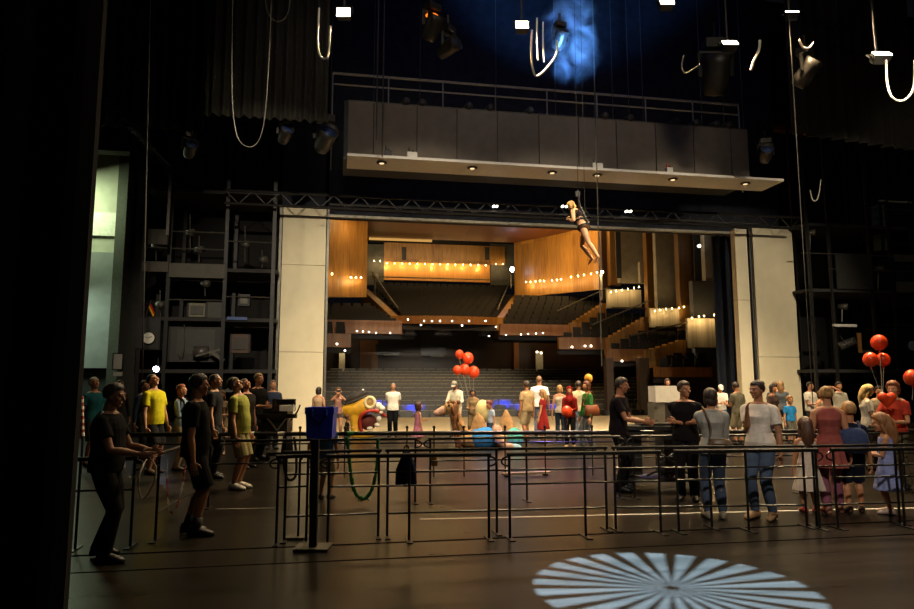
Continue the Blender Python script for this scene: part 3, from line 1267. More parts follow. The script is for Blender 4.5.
# ---- gallery tower on the right
tw = empty('gallery_tower', (PY(860, 300, 22.6).x, 23.4, 0), 'dark steel gallery tower right of the cream panels', 'gallery tower')
YR = 22.6
for px_ in (811, 832, 872, 893, 915):
    x_ = PY(px_, 280, YR).x
    m = MB()
    m.bb(x_ - .05, x_ + .05, YR, YR + .1, 0, 13)
    m.bb(x_ - .05, x_ + .05, YR + 2, YR + 2.1, 0, 13)
    m.build('post', STEEL, tw)
for y_ in (225, 290, 370):
    z = PY(860, y_, YR).z
    m = MB()
    m.bb(PY(809, 280, YR).x, PY(960, 280, YR).x, YR + .05, YR + 2.2, z - .1, z + .02)
    m.build('landing', mat('landing_dark', '2a2722'), tw)
for y_, a_, b_ in ((255, 803, 915), (270, 830, 915), (208, 860, 915), (324, 880, 915)):
    z = PY(860, y_, YR).z
    m = MB()
    m.tube([(PY(a_, 280, YR).x, YR, z), (PY(b_, 280, YR).x + .5, YR, z)], .025, 6)
    m.build('rail', GALV, tw)
for ya, yb, a_, b_ in ((254, 261, 895, 930), (281, 292, 895, 930), (255, 290, 836, 872)):
    m = MB()
    m.bb(PY(a_, 280, YR).x, PY(b_, 280, YR).x, YR - .05, YR - .01, PY(880, yb, YR).z, PY(880, ya, YR).z)
    m.build('fascia', mat('tower_fascia', '4a453a') if a_ > 880 else mat('landing_dark', '2a2722'), tw)
m = MB()
m.bb(b2 + .2, 34, 25.4, 25.6, 0, 19)
struct(m.build('wall_tower_back_right', DRAPE))
m = MB()
m.bb(PY(880, 230, YR + .8).x, PY(890, 230, YR + .8).x, YR + .8, YR + 1.2, PY(885, 250, YR + .8).z, PY(885, 205, YR + .8).z)
o = m.build('ventilation_duct', mat('duct_grey', '5c6355', .6))
tag(o, 'pale grey vertical duct on the right gallery tower', 'duct')
A, B = PY(834, 326, YR - .1), PY(857, 326, YR - .1)
r = empty('tube_light', ((A.x + B.x) / 2, YR - .1, A.z), 'white horizontal fluorescent tube on the right tower, unlit', 'lamp')
m = MB()
m.bb(A.x, B.x, YR - .1, YR, A.z, A.z + .08)
m.build('casing', WHITE, r)
m = MB()
m.tube([(A.x + .03, YR - .12, A.z - .01), (B.x - .03, YR - .12, A.z - .01)], .025, 8)
m.build('tube', WHITE, r)
m = MB()
m.bb(PY(858, 340, YR - .1).x, PY(861.5, 340, YR - .1).x, YR - .1, YR - .05, PY(860, 353, YR).z, PY(860, 333, YR).z)
o = m.build('timber_plank', mat('plank', '8a5a26', .6))
tag(o, 'short upright timber plank on the right tower beside the tube light', 'plank')
c = PY(846, 344, YR + .2)
r = empty('winch', c, 'dark cable winch with pale wires on the right tower', 'winch')
m = MB()
m.tube([c + V((-.3, 0, -.1)), c + V((.3, 0, .1))], .16, 12)
m.build('drum', mat('winch_grey', '55504a'), r, True)
m = MB()
m.tube(smooth_path([c + V((-.4, -.2, .3)), c + V((-.1, -.2, -.05)), c + V((.2, -.2, .25)), c + V((.35, -.2, -.2))]), .015, 6)
m.build('wire', GALV, r)
c = PY(912, 346, YR)
m = MB()
m.lathe([(0, 0), (.18, 0), (.2, .03), (.18, .06), (0, .06)], c, (0, -1, 0), 20)
o = m.build('wall_clock', mat('dial_grey', '8c9298', .5), None, True)
tag(o, 'pale round dial at the right edge on the right tower', 'clock')
A = PY(896, 202, YR)
m = MB()
m.bb(PY(880, 202, YR).x, PY(912, 202, YR).x, YR, YR + .1, A.z, A.z + .05)
o = m.build('tube_light', mat('tube_dim', '9a9a88', .5))
tag(o, 'thin pale strip light high on the right gallery tower', 'lamp')
for px_, y_, yy in ((810, 232, 250), (850, 262, 290), (860, 268, 290), (842, 306, 322), (866, 352, 366), (878, 268, 290)):
    c = PY(px_, yy, YR + .3)
    t_ = PY(px_, y_, YR + .3)
    r = empty('spotlight', c, 'small dark spotlight on a stand on the right gallery tower', 'stage light', 0, 'spotlights on the right gallery tower')
    m = MB()
    m.tube([c, t_], .02, 6)
    m.build('stand', GALV, r)
    m = MB()
    m.tube([t_ + V((-.1, .1, 0)), t_ + V((.12, -.15, -.05))], [.09, .14], 10)
    m.build('housing', mat('lantern_grey', '4a463e'), r, True)
# ------------------------------------------------------------------ wires and cable loops
def wire(pa, pb, da, db, r, label, cat='cable', name='steel_wire', mtl=None):
    m = MB()
    m.tube([PD(*pa, da), PD(*pb, db)], r, 6)
    o = m.build(name, mtl or GALV)
    tag(o, label, cat)
    return o


def vwire(px, py, d, z0, z1, r, label, mtl=None):
    """a plumb wire seen at column px at row py"""
    c = PD(px, py, d)
    m = MB()
    m.tube([(c.x, c.y, z0), (c.x, c.y, z1)], r, 6)
    o = m.build('steel_wire', mtl or GALV)
    tag(o, label, 'cable')


wire((151, -30), (142, 385), 16, 16, .018, 'long plumb wire hanging in front of the left gallery tower')
vwire(377, 100, 18.0, zb + .1, 17, .022, 'left one of the close pair of wires at the left part of the bridge')
vwire(383, 100, 18.4, 8.2, 17, .022, 'thicker right one of the close pair of wires at the left of the bridge')
vwire(595, 100, 18.5, 2.2, 17, .018, 'tall thin wire crossing the bridge and the opening right of the hanging acrobat')
vwire(794, 100, 15.5, 1.0, 17, .011, 'long wire hanging in front of the right cream panels', STEEL)
for px_ in (331, 374, 420, 496, 555, 612, 628, 642, 700, 722, 741):
    c = PY(px_, 80, YB + .6)
    m = MB()
    m.tube([(c.x, YB + .6, ztop - .1), (c.x, YB + .6, 17)], .012, 6)
    o = m.build('steel_wire', GALV)
    tag(o, 'thin suspension wire rising from the lighting bridge', 'cable', 'suspension wires of the lighting bridge')


def cable(px_pts, d, r, label, mtl=CABLE):
    m = MB()
    m.tube(smooth_path([PD(a, b, d + (i % 2) * .05) for i, (a, b) in enumerate(px_pts)], 5), r, 7)
    o = m.build('hanging_cable', mtl)
    tag(o, label, 'cable')


DIMC = mat('cable_dim', '5c594e', .5, var=.1)
cable([(233, -15), (232, 60), (233, 110), (238, 138), (249, 147), (259, 140), (265, 115), (269, 60), (272, -15)], 14, .010, 'long U-shaped cable hanging in front of the dark grey drape', DIMC)
cable([(264, -15), (267, 10), (275, 21), (284, 19), (289, 8), (291, -15)], 14.3, .009, 'short U-shaped cable at the top edge beside the long U', DIMC)
cable([(319, 8), (318, 30), (318, 48), (321, 57), (327, 58), (329, 48), (330, 26)], 15, .026, 'pale hook-shaped cable beside the work light at upper left')
cable([(532, 30), (531, 52), (533, 70), (537, 76), (545, 70), (556, 55), (557, 40)], 15, .026, 'pale hook-shaped cable next to the bright central work light')
cable([(537, 18), (537, 40), (538, 60)], 15.2, .022, 'straight pale cable just right of the bright central work light')
cable([(543, 22), (543, 42), (544, 62)], 15.4, .02, 'second straight pale cable right of the bright central work light')
cable([(760, 40), (759, 50), (754, 60), (751, 70)], 15, .03, 'short bent pale cable right of the work light above the bridge end')
cable([(799, 40), (803, 47), (809, 48), (813, 43)], 15, .026, 'short smile-shaped pale cable at top right')
cable([(886, 60), (887, 82), (891, 96), (900, 101), (909, 96), (914, 84), (915, 60)], 13.5, .022, 'large U-shaped pale cable below the work light at top right')
cable([(684, 55), (682, 66), (685, 73), (692, 70), (700, 65)], 15, .02, 'thin curved pale cable left of the boxy fixture at top right', DIMC)
cable([(810, 190), (813, 200), (818, 198), (821, 180)], 18, .018, 'small dim U-shaped cable right of the bridge ledge', DIMC)

# ------------------------------------------------------------------ work lights (lit) and lanterns in the flies
WL = []


def work_light(px, py, d, w, h, label, tilt=0.0, aim=0.0):
    c = PD(px, py, d)
    r = empty('work_light', c, label, 'work light')
    Rz = Matrix.Rotation(-YAW + aim, 3, 'Z') @ Matrix.Rotation(tilt, 3, 'X')

    def L(x, y, z):
        return c + Rz @ V((x, y, z))
    m = MB()
    m.loft([[L(-w / 2, 0, -h / 2), L(w / 2, 0, -h / 2), L(w / 2, 0, h / 2), L(-w / 2, 0, h / 2)],
            [L(-w * .42, .2, -h * .4), L(w * .42, .2, -h * .4), L(w * .42, .2, h * .45), L(-w * .42, .2, h * .45)]])
    m.build('housing', STEEL, r)
    m = MB()
    m.box(L(0, -.012, 0), (w * .92, .02, h * .9), Rz)
    m.build('lit_glass', GLOW, r)
    m = MB()
    m.bar(L(-w / 2 - .03, .08, 0), L(-w / 2 - .03, .08, h * .9), .03)
    m.bar(L(w / 2 + .03, .08, 0), L(w / 2 + .03, .08, h * .9), .03)
    m.bar(L(-w / 2 - .04, .08, h * .9), L(w / 2 + .04, .08, h * .9), .03)
    tp_ = L(0, .08, h * .9)
    m.bar(tp_, tp_ + V((0, 0, 1.6)), .04)
    m.build('yoke', STEEL, r)
    for k in (-.3, 0, .3):
        pass
    WL.append((c, w))
    return r


work_light(343.5, 12.5, 15.5, .36, .24, 'lit rectangular work light at upper left above the bridge end', -.1)
work_light(522, 25, 15.5, .34, .24, 'brightest lit work light above the middle of the bridge', -.35)
work_light(667, 2, 15.5, .36, .22, 'lit work light cut by the top edge right of centre', -.5)
work_light(730, 43, 15.5, .38, .2, 'lit work light above the right part of the bridge', -.7)
work_light(792, 12, 15.5, .32, .12, 'slim lit work light at top right beside the long wire', -1.0)
work_light(882, 54, 13.6, .38, .2, 'lit work light near the top right corner above the big U cable', -.8)


def lantern(px, py, d, s, label, yaw=0.0, pitch=-.6, colr='34302a', lens=None):
    c = PD(px, py, d)
    r = empty('moving_light', c, label, 'stage light')
    R = Matrix.Rotation(yaw, 3, 'Z') @ Matrix.Rotation(pitch, 3, 'X')

    def L(x, y, z):
        return c + R @ V((x * s, y * s, z * s))
    m = MB()
    m.lathe([(.0, .45 * s), (.22 * s, .42 * s), (.28 * s, .2 * s), (.28 * s, -.25 * s), (.33 * s, -.45 * s), (.30 * s, -.45 * s), (.26 * s, -.38 * s), (0, -.38 * s)], c, R @ V((0, 1, 0)), 18)
    m.build('head', mat('lantern_' + colr, colr, .45, .3), r, True)
    m = MB()
    m.lathe([(0, -.37 * s), (.25 * s, -.375 * s), (.25 * s, -.385 * s), (0, -.42 * s)], c, R @ V((0, 1, 0)), 18)
    m.build('lens', lens or mat('lens_glass', '3a4a70', .08, .3), r, True)
    Ry = Matrix.Rotation(yaw, 3, 'Z')
    m = MB()
    for q in (-1, 1):
        m.bar(c + Ry @ V((q * .36 * s, 0, 0)), c + Ry @ V((q * .36 * s, 0, .55 * s)), .05 * s, .1 * s)
    m.bar(c + Ry @ V((-.38 * s, 0, .55 * s)), c + Ry @ V((.38 * s, 0, .55 * s)), .1 * s, .06 * s)
    m.build('yoke', STEEL, r)
    m = MB()
    m.box(c + V((0, 0, .72 * s)), (.5 * s, .4 * s, .22 * s), Ry)
    m.bar(c + V((0, 0, .8 * s)), c + V((0, 0, 1.3 * s)), .05)
    m.build('base', mat('lantern_' + colr, colr), r)


ORG = emat('orange_filter_glow', 'ff7a1e', 1.6)
c = PD(432, 16, 16)
lantern(432, 28, 16, .75, 'dark moving light with an orange glow on top, upper centre left', .5, -.9)
m = MB()
m.ell(c, (.17, .05, .09))
o = m.build('colour_frame', ORG, None, True)
tag(o, 'orange glowing colour filter on the moving light at upper centre left', 'filter')
lantern(448, 48, 16.4, .7, 'dark moving light with bluish lens below the orange glow', .8, -.3)
lantern(716, 76, 18.6, 1.3, 'large boxy dark fixture above the right end of the bridge', -.2, -1.2, '26241f')
lantern(806, 74, 16, .8, 'dark round lantern with bluish rim below the slim work light', .6, -.8)
lantern(560, 40, 16, .55, 'dark moving light in the blue smoke above the bridge', .2, -.8)
lantern(285, 135, 18, .6, 'dark lantern with a tiny white spot left of the bridge end', .4, -.5)
lantern(325, 140, 18.5, .9, 'dark boxy lantern hanging at the left end of the bridge', .4, -.5, '3d3932')
lantern(766, 155, 19.5, .6, 'dark lantern at the right end of the bridge', -.4, -.5)
lantern(190, 150, 18.5, .6, 'dark lantern high in front of the left gallery tower', .4, -.5)
A, B = PD(300, -30, 15.8), PD(930, -12, 15.8)
m = MB()
m.tube([(A.x, A.y, 13.2), (B.x, B.y, 13.2)], .06, 8)
m.tube([(A.x, A.y, 12.7), (B.x, B.y, 12.7)], .06, 8)
o = m.build('lighting_pipe', STEEL)
tag(o, 'horizontal black pipe carrying the work lights', 'pipe')

# ------------------------------------------------------------------ blue smoke drifting in the flies
c0, c1 = PD(541, 96, 16.2), PD(598, -14, 17.6)
sm = MB()
sc_, ss_ = (PD(569, 42, 17)), None
sm.ell(PD(573, 36, 17), (.95, .8, 1.5), None, 24, 16)
vm = bpy.data.materials.new('blue_smoke')
vm.use_nodes = True
nt = vm.node_tree
nt.nodes.clear()
tc = nt.nodes.new('ShaderNodeTexCoord')
no = nt.nodes.new('ShaderNodeTexNoise')
no.inputs['Scale'].default_value = 1.5
no.inputs['Detail'].default_value = 7
no.inputs['Distortion'].default_value = 1.1
nt.links.new(tc.outputs['Object'], no.inputs['Vector'])
mr = nt.nodes.new('ShaderNodeMapRange')
mr.inputs['From Min'].default_value = .50
mr.inputs['From Max'].default_value = .74
mr.inputs['To Min'].default_value = 0
mr.inputs['To Max'].default_value = 1.7
nt.links.new(no.outputs['Fac'], mr.inputs[0])
mp = nt.nodes.new('ShaderNodeMapping')
mp.inputs['Location'].default_value = (-1, -1, -1)
mp.inputs['Scale'].default_value = (2, 2, 2)
nt.links.new(tc.outputs['Generated'], mp.inputs[0])
ln = nt.nodes.new('ShaderNodeVectorMath')
ln.operation = 'LENGTH'
nt.links.new(mp.outputs[0], ln.inputs[0])
fo = nt.nodes.new('ShaderNodeMapRange')
fo.inputs['From Min'].default_value = .15
fo.inputs['From Max'].default_value = 1.0
fo.inputs['To Min'].default_value = 1
fo.inputs['To Max'].default_value = 0
nt.links.new(ln.outputs['Value'], fo.inputs[0])
mu = nt.nodes.new('ShaderNodeMath')
mu.operation = 'MULTIPLY'
nt.links.new(mr.outputs[0], mu.inputs[0])
nt.links.new(fo.outputs[0], mu.inputs[1])
vs = nt.nodes.new('ShaderNodeVolumeScatter')
vs.inputs['Color'].default_value = (.85, .92, 1, 1)
nt.links.new(mu.outputs[0], vs.inputs['Density'])
oo = nt.nodes.new('ShaderNodeOutputMaterial')
nt.links.new(vs.outputs[0], oo.inputs['Volume'])
o = sm.build('smoke', vm, None, True)
tag(o, 'wisp of blue-lit smoke drifting above the bridge', 'smoke', None, 'stuff')

# ------------------------------------------------------------------ auditorium
AX = 7.6
m = MB()
m.bb(-14, 30, 33, 70, -2.0, -1.6)
struct(m.build('floor_auditorium', mat('auditorium_floor', '2a221b', .8)))
m = MB()
m.bb(-14, 30, 25, 50.0, 12.75, 12.95)
struct(m.build('ceiling_auditorium', wood_mat('soffit_wood', '6a3814', '8a4e1e', 3)))
m = MB()
m.bb(-14, 30, 50, 60, 15, 15.2)
struct(m.build('ceiling_rear', WOODK))
m = MB()
m.bb(-14.2, -14, 24.6, 60, -2, 16)
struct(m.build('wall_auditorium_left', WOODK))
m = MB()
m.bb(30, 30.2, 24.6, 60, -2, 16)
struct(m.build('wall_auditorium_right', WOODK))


def slab(name, pa, pb, ya, yb, Y, dep, mtl, st=True):
    """an upright block between columns pa..pb and rows ya..yb whose face stands at world Y"""
    A, B = PY(pa, (ya + yb) / 2, Y), PY(pb, (ya + yb) / 2, Y)
    zt, z0 = PY((pa + pb) / 2, ya, Y).z, PY((pa + pb) / 2, yb, Y).z
    m = MB()
    m.bb(A.x, B.x, Y, Y + dep, z0, zt)
    o = m.build(name, mtl)
    if st:
        struct(o)
    return o


BGREY = mat('back_grey', '4c4d48', .8, scale=2, var=.2)
# rear wall of the upper balcony: timber above, bright strip below
slab('wall_back', 384, 505, 244.5, 263, 57, .3, WOOD)
slab('wall_back_strip', 384, 490, 262.5, 281, 57.4, .3, mat('pale_timber', 'b98238', .5, scale=2, var=.12, stretch=(4, 4, .3)))
slab('wall_back_grey_left', 360, 384, 244, 285, 57.1, .3, BGREY)
slab('wall_back_grey_right', 491, 519, 244, 285, 57.2, .3, BGREY)
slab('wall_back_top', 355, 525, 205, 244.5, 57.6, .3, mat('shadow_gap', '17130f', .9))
for i, px_ in enumerate((404, 487)):
    o = slab('door_%d' % (i + 2), px_ - 2, px_ + 2.5, 247, 260, 56.95, .06, mat('dark_slot', '2a2a2a', .7))
# curved timber wall on the right, sweeping towards the stage
def curved_wall(name, pts, yt, yb, mtl, thick=.3):
    """pts: (px, Y); z from rows taken at each point (yt,yb are lists)"""
    m = MB()
    top, bot = [], []
    for (px_, Y), a, b in zip(pts, yt, yb):
        top.append(PY(px_, a, Y))
        bot.append(PY(px_, b, Y))
    n = len(pts)
    vs, fs = [], []
    for a, b in zip(top, bot):
        q = V((a.x, a.y, 0))
        vs += [V((q.x, q.y, a.z)), V((q.x, q.y, b.z)), V((q.x, q.y + thick, a.z)), V((q.x, q.y + thick, b.z))]
    for i in range(n - 1):
        k = i * 4
        fs += [(k, k + 1, k + 5, k + 4), (k + 2, k + 6, k + 7, k + 3), (k, k + 4, k + 6, k + 2), (k + 1, k + 3, k + 7, k + 5)]
    fs += [(0, 2, 3, 1), (4 * n - 4, 4 * n - 3, 4 * n - 1, 4 * n - 2)]
    m.add(vs, fs)
    return struct(m.build(name, mtl))


curved_wall('wall_right_timber', [(514, 50), (530, 48.6), (550, 47), (570, 45.2), (590, 43.4), (603, 42)], [150] * 6, [297, 296, 294, 292, 290, 288], WOOD)
curved_wall('wall_left_timber', [(318, 42), (342, 43.5), (369, 45)], [150] * 3, [297, 297, 297], WOOD)
FIN = wood_mat('fin_wood', '4e3614', '705022')
# narrow fins and grey panels on the right
slab('wall_fin_1', 601, 609, 150, 300, 41.5, .5, WOODK)
slab('wall_fin_2', 609, 619, 150, 285, 41.0, .5, FIN)
slab('wall_grey_1', 618, 646, 150, 283, 40.5, .4, CONC)
slab('window_1', 616, 621, 225, 278, 40.2, .1, mat('dark_slot', '2a2a2a'))
slab('wall_grey_2', 640, 655, 283, 262, 39.6, .3, CONC)
slab('wall_fin_3', 646, 655, 150, 322, 39, .5, FIN)
slab('wall_grey_3', 655, 679, 150, 308, 38, .4, CONC)
slab('wall_fin_4', 678, 694, 150, 330, 36.5, .5, FIN)
slab('window_2', 694, 703, 222, 280, 36, .1, mat('dark_slot', '2a2a2a'))
slab('wall_grey_4', 694, 722, 281, 360, 35, .4, mat('blue_grey_plaster', '4a4c50', .8))
slab('wall_grey_5', 703, 716, 150, 281, 35.1, .4, CONC)
# walls under the balconies
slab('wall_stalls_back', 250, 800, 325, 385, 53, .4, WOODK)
slab('wall_stalls_brown', 360, 378, 340, 372, 52.6, .3, WOODD)
slab('wall_stalls_pillar_1', 514, 519, 338, 372, 52.4, .4, WOODD)
slab('wall_stalls_pillar_2', 607, 614, 358, 410, 33.2, .4, mat('column_brown', '3e2a12', .6))
slab('wall_stalls_pillar_3', 640, 650, 358, 410, 33.0, .4, mat('column_brown', '3e2a12', .6))
slab('door_4', 339, 345, 351, 371, 51, .1, mat('pale_door', 'd6c59a', .6))
slab('door_5', 536, 543, 351, 371, 51.5, .1, mat('pale_door', 'd6c59a', .6))
slab('window_3', 376, 400, 344, 355, 52.5, .1, mat('booth_window', '2a3234', .35))
slab('window_4', 421, 446, 344, 356, 52.5, .1, mat('booth_window', '2a3234', .35))
m = MB()
for a, b in ((386, 398), (431, 444)):
    pass
tag(slab('cove_light', 369, 432, 238.6, 240.8, 49.9, .09, emat('cove_glow', 'ffc068', .55), False), 'warm glowing strip standing for the lit cove under the timber ceiling edge', 'light strip')  # lit surface of the cove given a glow of its own
slab('trim_5', 431, 444, 355.5, 357, 52.3, .1, mat('booth_sill', 'a8a396', .5))
slab('trim_6', 384, 399, 354.5, 355.5, 52.3, .1, mat('booth_sill', 'a8a396', .5))
# central upper balcony: raked floor, curved fascia, sloping side parapets
FB = 45.0
A, B = PY(398, 318, FB), PY(497, 318, FB)
C, D = PY(513, 281, 56.9), PY(366, 281, 56.9)
zf = PY(448, 316.5, FB).z
zbk = PY(440, 284, 56.9).z
bal = empty('balcony', ((A.x + B.x) / 2, FB, zf), 'central upper balcony with a raked dark floor and wooden front edge', 'balcony')
m = MB()
lo = [V((A.x, FB, zf - .55)), V((B.x, FB, zf - .55)), V((C.x, 56.9, zbk - .8)), V((D.x, 56.9, zbk - .8))]
m.loft([[p - V((0, 0, .4)) for p in lo], lo])
m.build('raked_floor', mat('balcony_floor', '211c18', .8), bal)
m = MB()
nn = 12
top, bot = [], []
for i in range(nn + 1):
    t = i / nn
    x_ = A.x + (B.x - A.x) * t
    y_ = FB - .5 * math.sin(PI * t)
    top.append((x_, y_, zf + .0))
    bot.append((x_, y_, zf - .55))
m.prism([V(p) for p in bot] + [V(p) + V((0, .25, 0)) for p in bot[::-1]], (0, 0, .55))
m.build('front_parapet', WOODD, bal)
for (a, b) in ((A, PY(368, 291, 52)), (B, PY(515, 295, 52))):
    m = MB()
    s = -1 if a.x < AX else 1
    p0, p1 = V((a.x, FB, zf)), V((b.x, 52, b.z))
    poly = [p0 + V((0, 0, -.9)), p1 + V((0, 0, -1.0)), p1 + V((0, 0, .15)), p0]
    m.prism(poly, (s * .5, .1, 0))
    m.build('side_parapet', WOOD, bal)
m = MB()
for a, b in ((A, PY(372, 272, 55)), (B, PY(514, 272, 55))):
    m.tube([V((a.x, FB, zf + .5)), V((b.x, 55, b.z))], .05, 6)
m.tube([V((D.x, 56.0, zbk + .35)), V((C.x, 56.0, zbk + .35))], .05, 6)
m.build('handrail', GALV, bal)

# seats -----------------------------------------------------------
seats = MB()


def seat_row(mb, p0, p1, pitch=.56, mi=0):
    p0, p1 = V(p0), V(p1)
    L = (p1 - p0).length
    u = (p1 - p0) / L
    f = V((u.y, -u.x, 0))
    if f.y > 0:
        f = -f
    R = Matrix((u, f, V((0, 0, 1)))).transposed()
    n = int(L / pitch)
    for i in range(n):
        q = p0 + u * ((i + .5) * L / n)
        mb.box(q + V((0, 0, .62)) - f * .05, (pitch * .88, .09, .62), R)
        mb.box(q + V((0, 0, .40)) + f * .22, (pitch * .86, .42, .1), R)


for k in range(11):
    t = (k + .35) / 11
    a = A.lerp(D, t)
    b = B.lerp(C, t)
    z_ = (zf - .6) * (1 - t) + (zbk - .75) * t
    y_ = FB + .6 + (56.5 - FB) * t
    seat_row(seats, (a.x + .5, y_, z_), (b.x - .5, y_, z_))
# side balconies ("sleds") on the right and left
SCN = []


def sled(label, px0, px1, y_fb, y_ft, Y, back_px0, back_px1, y_top, Yb, stair=None, nrow=5, lamps=None, back=None):
    a, b = PY(px0, y_ft, Y), PY(px1, y_ft, Y)
    a2, b2 = PY(back_px0, y_top, Yb), PY(back_px1, y_top, Yb)
    zt, zl = a.z, PY(px0, y_fb, Y).z
    r = empty('balcony', ((a.x + b.x) / 2, Y, zl), label, 'balcony')
    m = MB()
    m.bb(a.x, b.x, Y, Y + .3, zl, zt + .15)
    m.build('front_parapet', WOODD, r)
    m = MB()
    za = (a2.z + b2.z) / 2
    bot = [V((a.x, Y + .3, zl)), V((b.x, Y + .3, zl)), V((b2.x, Yb, za - 1.0)), V((a2.x, Yb, za - 1.0))]
    m.loft([[p - V((0, 0, .3)) for p in bot], bot])
    m.build('raked_floor', mat('balcony_floor', '211c18'), r)
    for k in range(nrow):
        t = (k + .3) / nrow
        p0 = V((a.x, Y + .3, zl)).lerp(V((a2.x, Yb, za - 1.0)), t)
        p1 = V((b.x, Y + .3, zl)).lerp(V((b2.x, Yb, za - 1.0)), t)
        seat_row(seats, p0 + V((.2, 0, 0)), p1 - V((.2, 0, 0)))
    if stair:
        (sx0, sy0), (sx1, sy1), Ys, n = stair
        p0, p1 = PY(sx0, sy0, Ys), PY(sx1, sy1, Ys)
        poly = [V((p0.x, Ys, p0.z - .9)), V((p0.x, Ys, p0.z))]
        for i in range(n):
            x1_ = p0.x + (p1.x - p0.x) * (i + 1) / n
            x0_ = p0.x + (p1.x - p0.x) * i / n
            z_ = p0.z + (p1.z - p0.z) * (i + 1) / n
            poly += [V((x0_, Ys, z_)), V((x1_, Ys, z_))]
        poly += [V((p1.x, Ys, p1.z - 1.3))]
        m = MB()
        m.prism(poly, (0, .5, 0))
        m.build('stepped_parapet', WOOD, r)
        m = MB()
        m.tube([p0 + V((-.9, -.1, .9)), p1 + V((.1, -.1, 1.0))], .05, 6)
        m.build('handrail', GALV, r)
    if back:
        bx0, bx1, by0, by1, bY, mt_ = back
        A_, B_ = PY(bx0, by0, bY), PY(bx1, by0, bY)
        m = MB()
        m.bb(A_.x, B_.x, bY, bY + .2, PY(bx0, by1, bY).z, A_.z)
        m.build('lit_back_panel', mt_, r)
        m = MB()
        m.bb(A_.x, B_.x, bY - .7, bY - .62, PY(bx0, by1, bY).z - .1, PY(bx0, by1, bY).z)
        m.build('ledge', GALV, r)
    return r


PALE = mat('pale_striped_plaster', '8f8878', .7, scale=1.2, var=.3, stretch=(5, 5, .2))
sled('right side balcony farthest from the stage, below the curved timber wall', 500, 602, 335, 326, 41, 514, 603, 292, 46.5, ((571, 325), (606, 303), 40.6, 9), 6)
sled('second right side balcony with stepped wooden parapet', 559, 651, 349, 339.5, 37.5, 600, 652, 309, 40.8, ((607, 340), (648, 317), 37.2, 9), 5, None, (607, 641, 289, 308, 40.0, PALE))
sled('third right side balcony with stepped wooden parapet', 607, 692, 361, 351.5, 34.5, 640, 690, 327, 37.0, ((646, 352), (686, 340), 34.3, 6), 4, None, (650, 687, 308, 327, 36.7, PALE))
sled('right side balcony nearest to the stage beside the masking curtain', 656, 712, 377, 370, 31.5, 673, 712, 350, 34, None, 3, None, (687, 716, 318, 348, 34.2, PALE))
sled('upper left side balcony in front of the brown timber wall', 318, 402, 333, 322, 40, 318, 372, 300, 44.5, None, 6)
sled('lower left side balcony at the edge of the portal', 318, 351, 347, 336, 36.5, 318, 350, 318, 39, None, 3)
sled('long wooden balcony front under the upper left balcony', 350, 415, 334, 326, 46.5, 352, 420, 318, 49.0, None, 2)
sled('long wooden balcony front right of the dark centre', 494, 565, 338, 330, 46.5, 500, 565, 322, 49.5, None, 2)
o = seats.build('balcony_seats', SEATM)
tag(o, 'rows of dark seats on the balconies', 'seat', 'balcony seats', 'stuff')
# control booth fronts in the dark centre under the upper balcony
for px_, w_, l in ((410, 12, 'pale-faced box hung under the upper balcony, left of three'), (444, 18, 'wide pale-faced box hung under the middle of the upper balcony'), (485, 10, 'pale-faced box hung under the upper balcony, right of three')):
    devbox('projector_box', l, 'equipment', px_ - w_ / 2, px_ + w_ / 2, 326.5, 335.5, 46.2, '4b4a48', .6, '8b8a85')
# stalls seats: individual, rows rising towards the back
R0, R1 = 34.2, 50.5
nr = 12
proto = None
cnt = 0
stall_lab = 'dark stalls seat in the rows beyond the pale apron'
for k in range(nr):
    t = k / (nr - 1)
    Y = R0 + (R1 - R0) * t
    zr = -.62 + (1.85 + .62) * t
    xa_, xb_ = PY(322, 400, Y).x, PY(668 - 40 * t, 400, Y).x
    n = 24
    for i in range(n - k % 2):
        x_ = xa_ + (xb_ - xa_) * (i + .5 + .5 * (k % 2)) / n
        if proto is None:
            pw = (xb_ - xa_) / n
            m = MB()
            rr = []
            for z_, th, w_ in ((.42, .05, .46), (.62, .06, .47), (.82, .05, .44), (.88, .03, .36)):
                rr.append([V((x_ - w_ / 2 * pw / .5, Y + .08 + (z_ - .42) * .15, zr + z_)), V((x_ + w_ / 2 * pw / .5, Y + .08 + (z_ - .42) * .15, zr + z_)),
                           V((x_ + w_ / 2 * pw / .5, Y + .08 + th + (z_ - .42) * .15, zr + z_)), V((x_ - w_ / 2 * pw / .5, Y + .08 + th + (z_ - .42) * .15, zr + z_))])
            proto = empty('stalls_seat', (x_, Y, zr), stall_lab, 'seat', 0, 'stalls seats')
            m.loft(rr)
            m.build('backrest', STALLM, proto)
            m = MB()
            m.box((x_, Y - .15, zr + .42), (pw * .84, .45, .10))
            m.build('cushion', STALLM, proto)
            m = MB()
            m.bb(x_ + pw * .43, x_ + pw * .49, Y - .3, Y + .1, zr, zr + .62)
            m.build('armrest', WOODK, proto)
            m = MB()
            m.bb(x_ - pw * .44, x_ + pw * .44, Y + .10, Y + .19, zr + .88, zr + .915)
            m.build('top_edge', STALLE, proto)
        else:
            q = dup(proto)
            q.location = (x_, Y, zr)
            q.scale = (((xb_ - xa_) / n) / pw, 1, 1)
m = MB()
for k in range(nr):
    t = k / (nr - 1)
    Y = R0 + (R1 - R0) * t
    zr = -.62 + (1.85 + .62) * t
    m.bb(-6, 22, Y - .75, Y + .76, -1.9, zr)
struct(m.build('floor_stalls_steps', mat('auditorium_floor', '2a221b')))
# lamps ----------------------------------------------------------
def dots(pts, Y, group, label, r=.05):
    for (px_, py_) in pts:
        c = PY(px_, py_, Y)
        m = MB()
        m.lathe([(0, -.02), (r, -.015), (r, .02), (0, .025)], c, (0, 0, 1), 10)
        m.ell(c - V((0, .02, 0)), (r, r, r), seg=10, rings=6)
        o = m.build('downlight', DOT, None, True)
        tag(o, label, 'lamp', group)


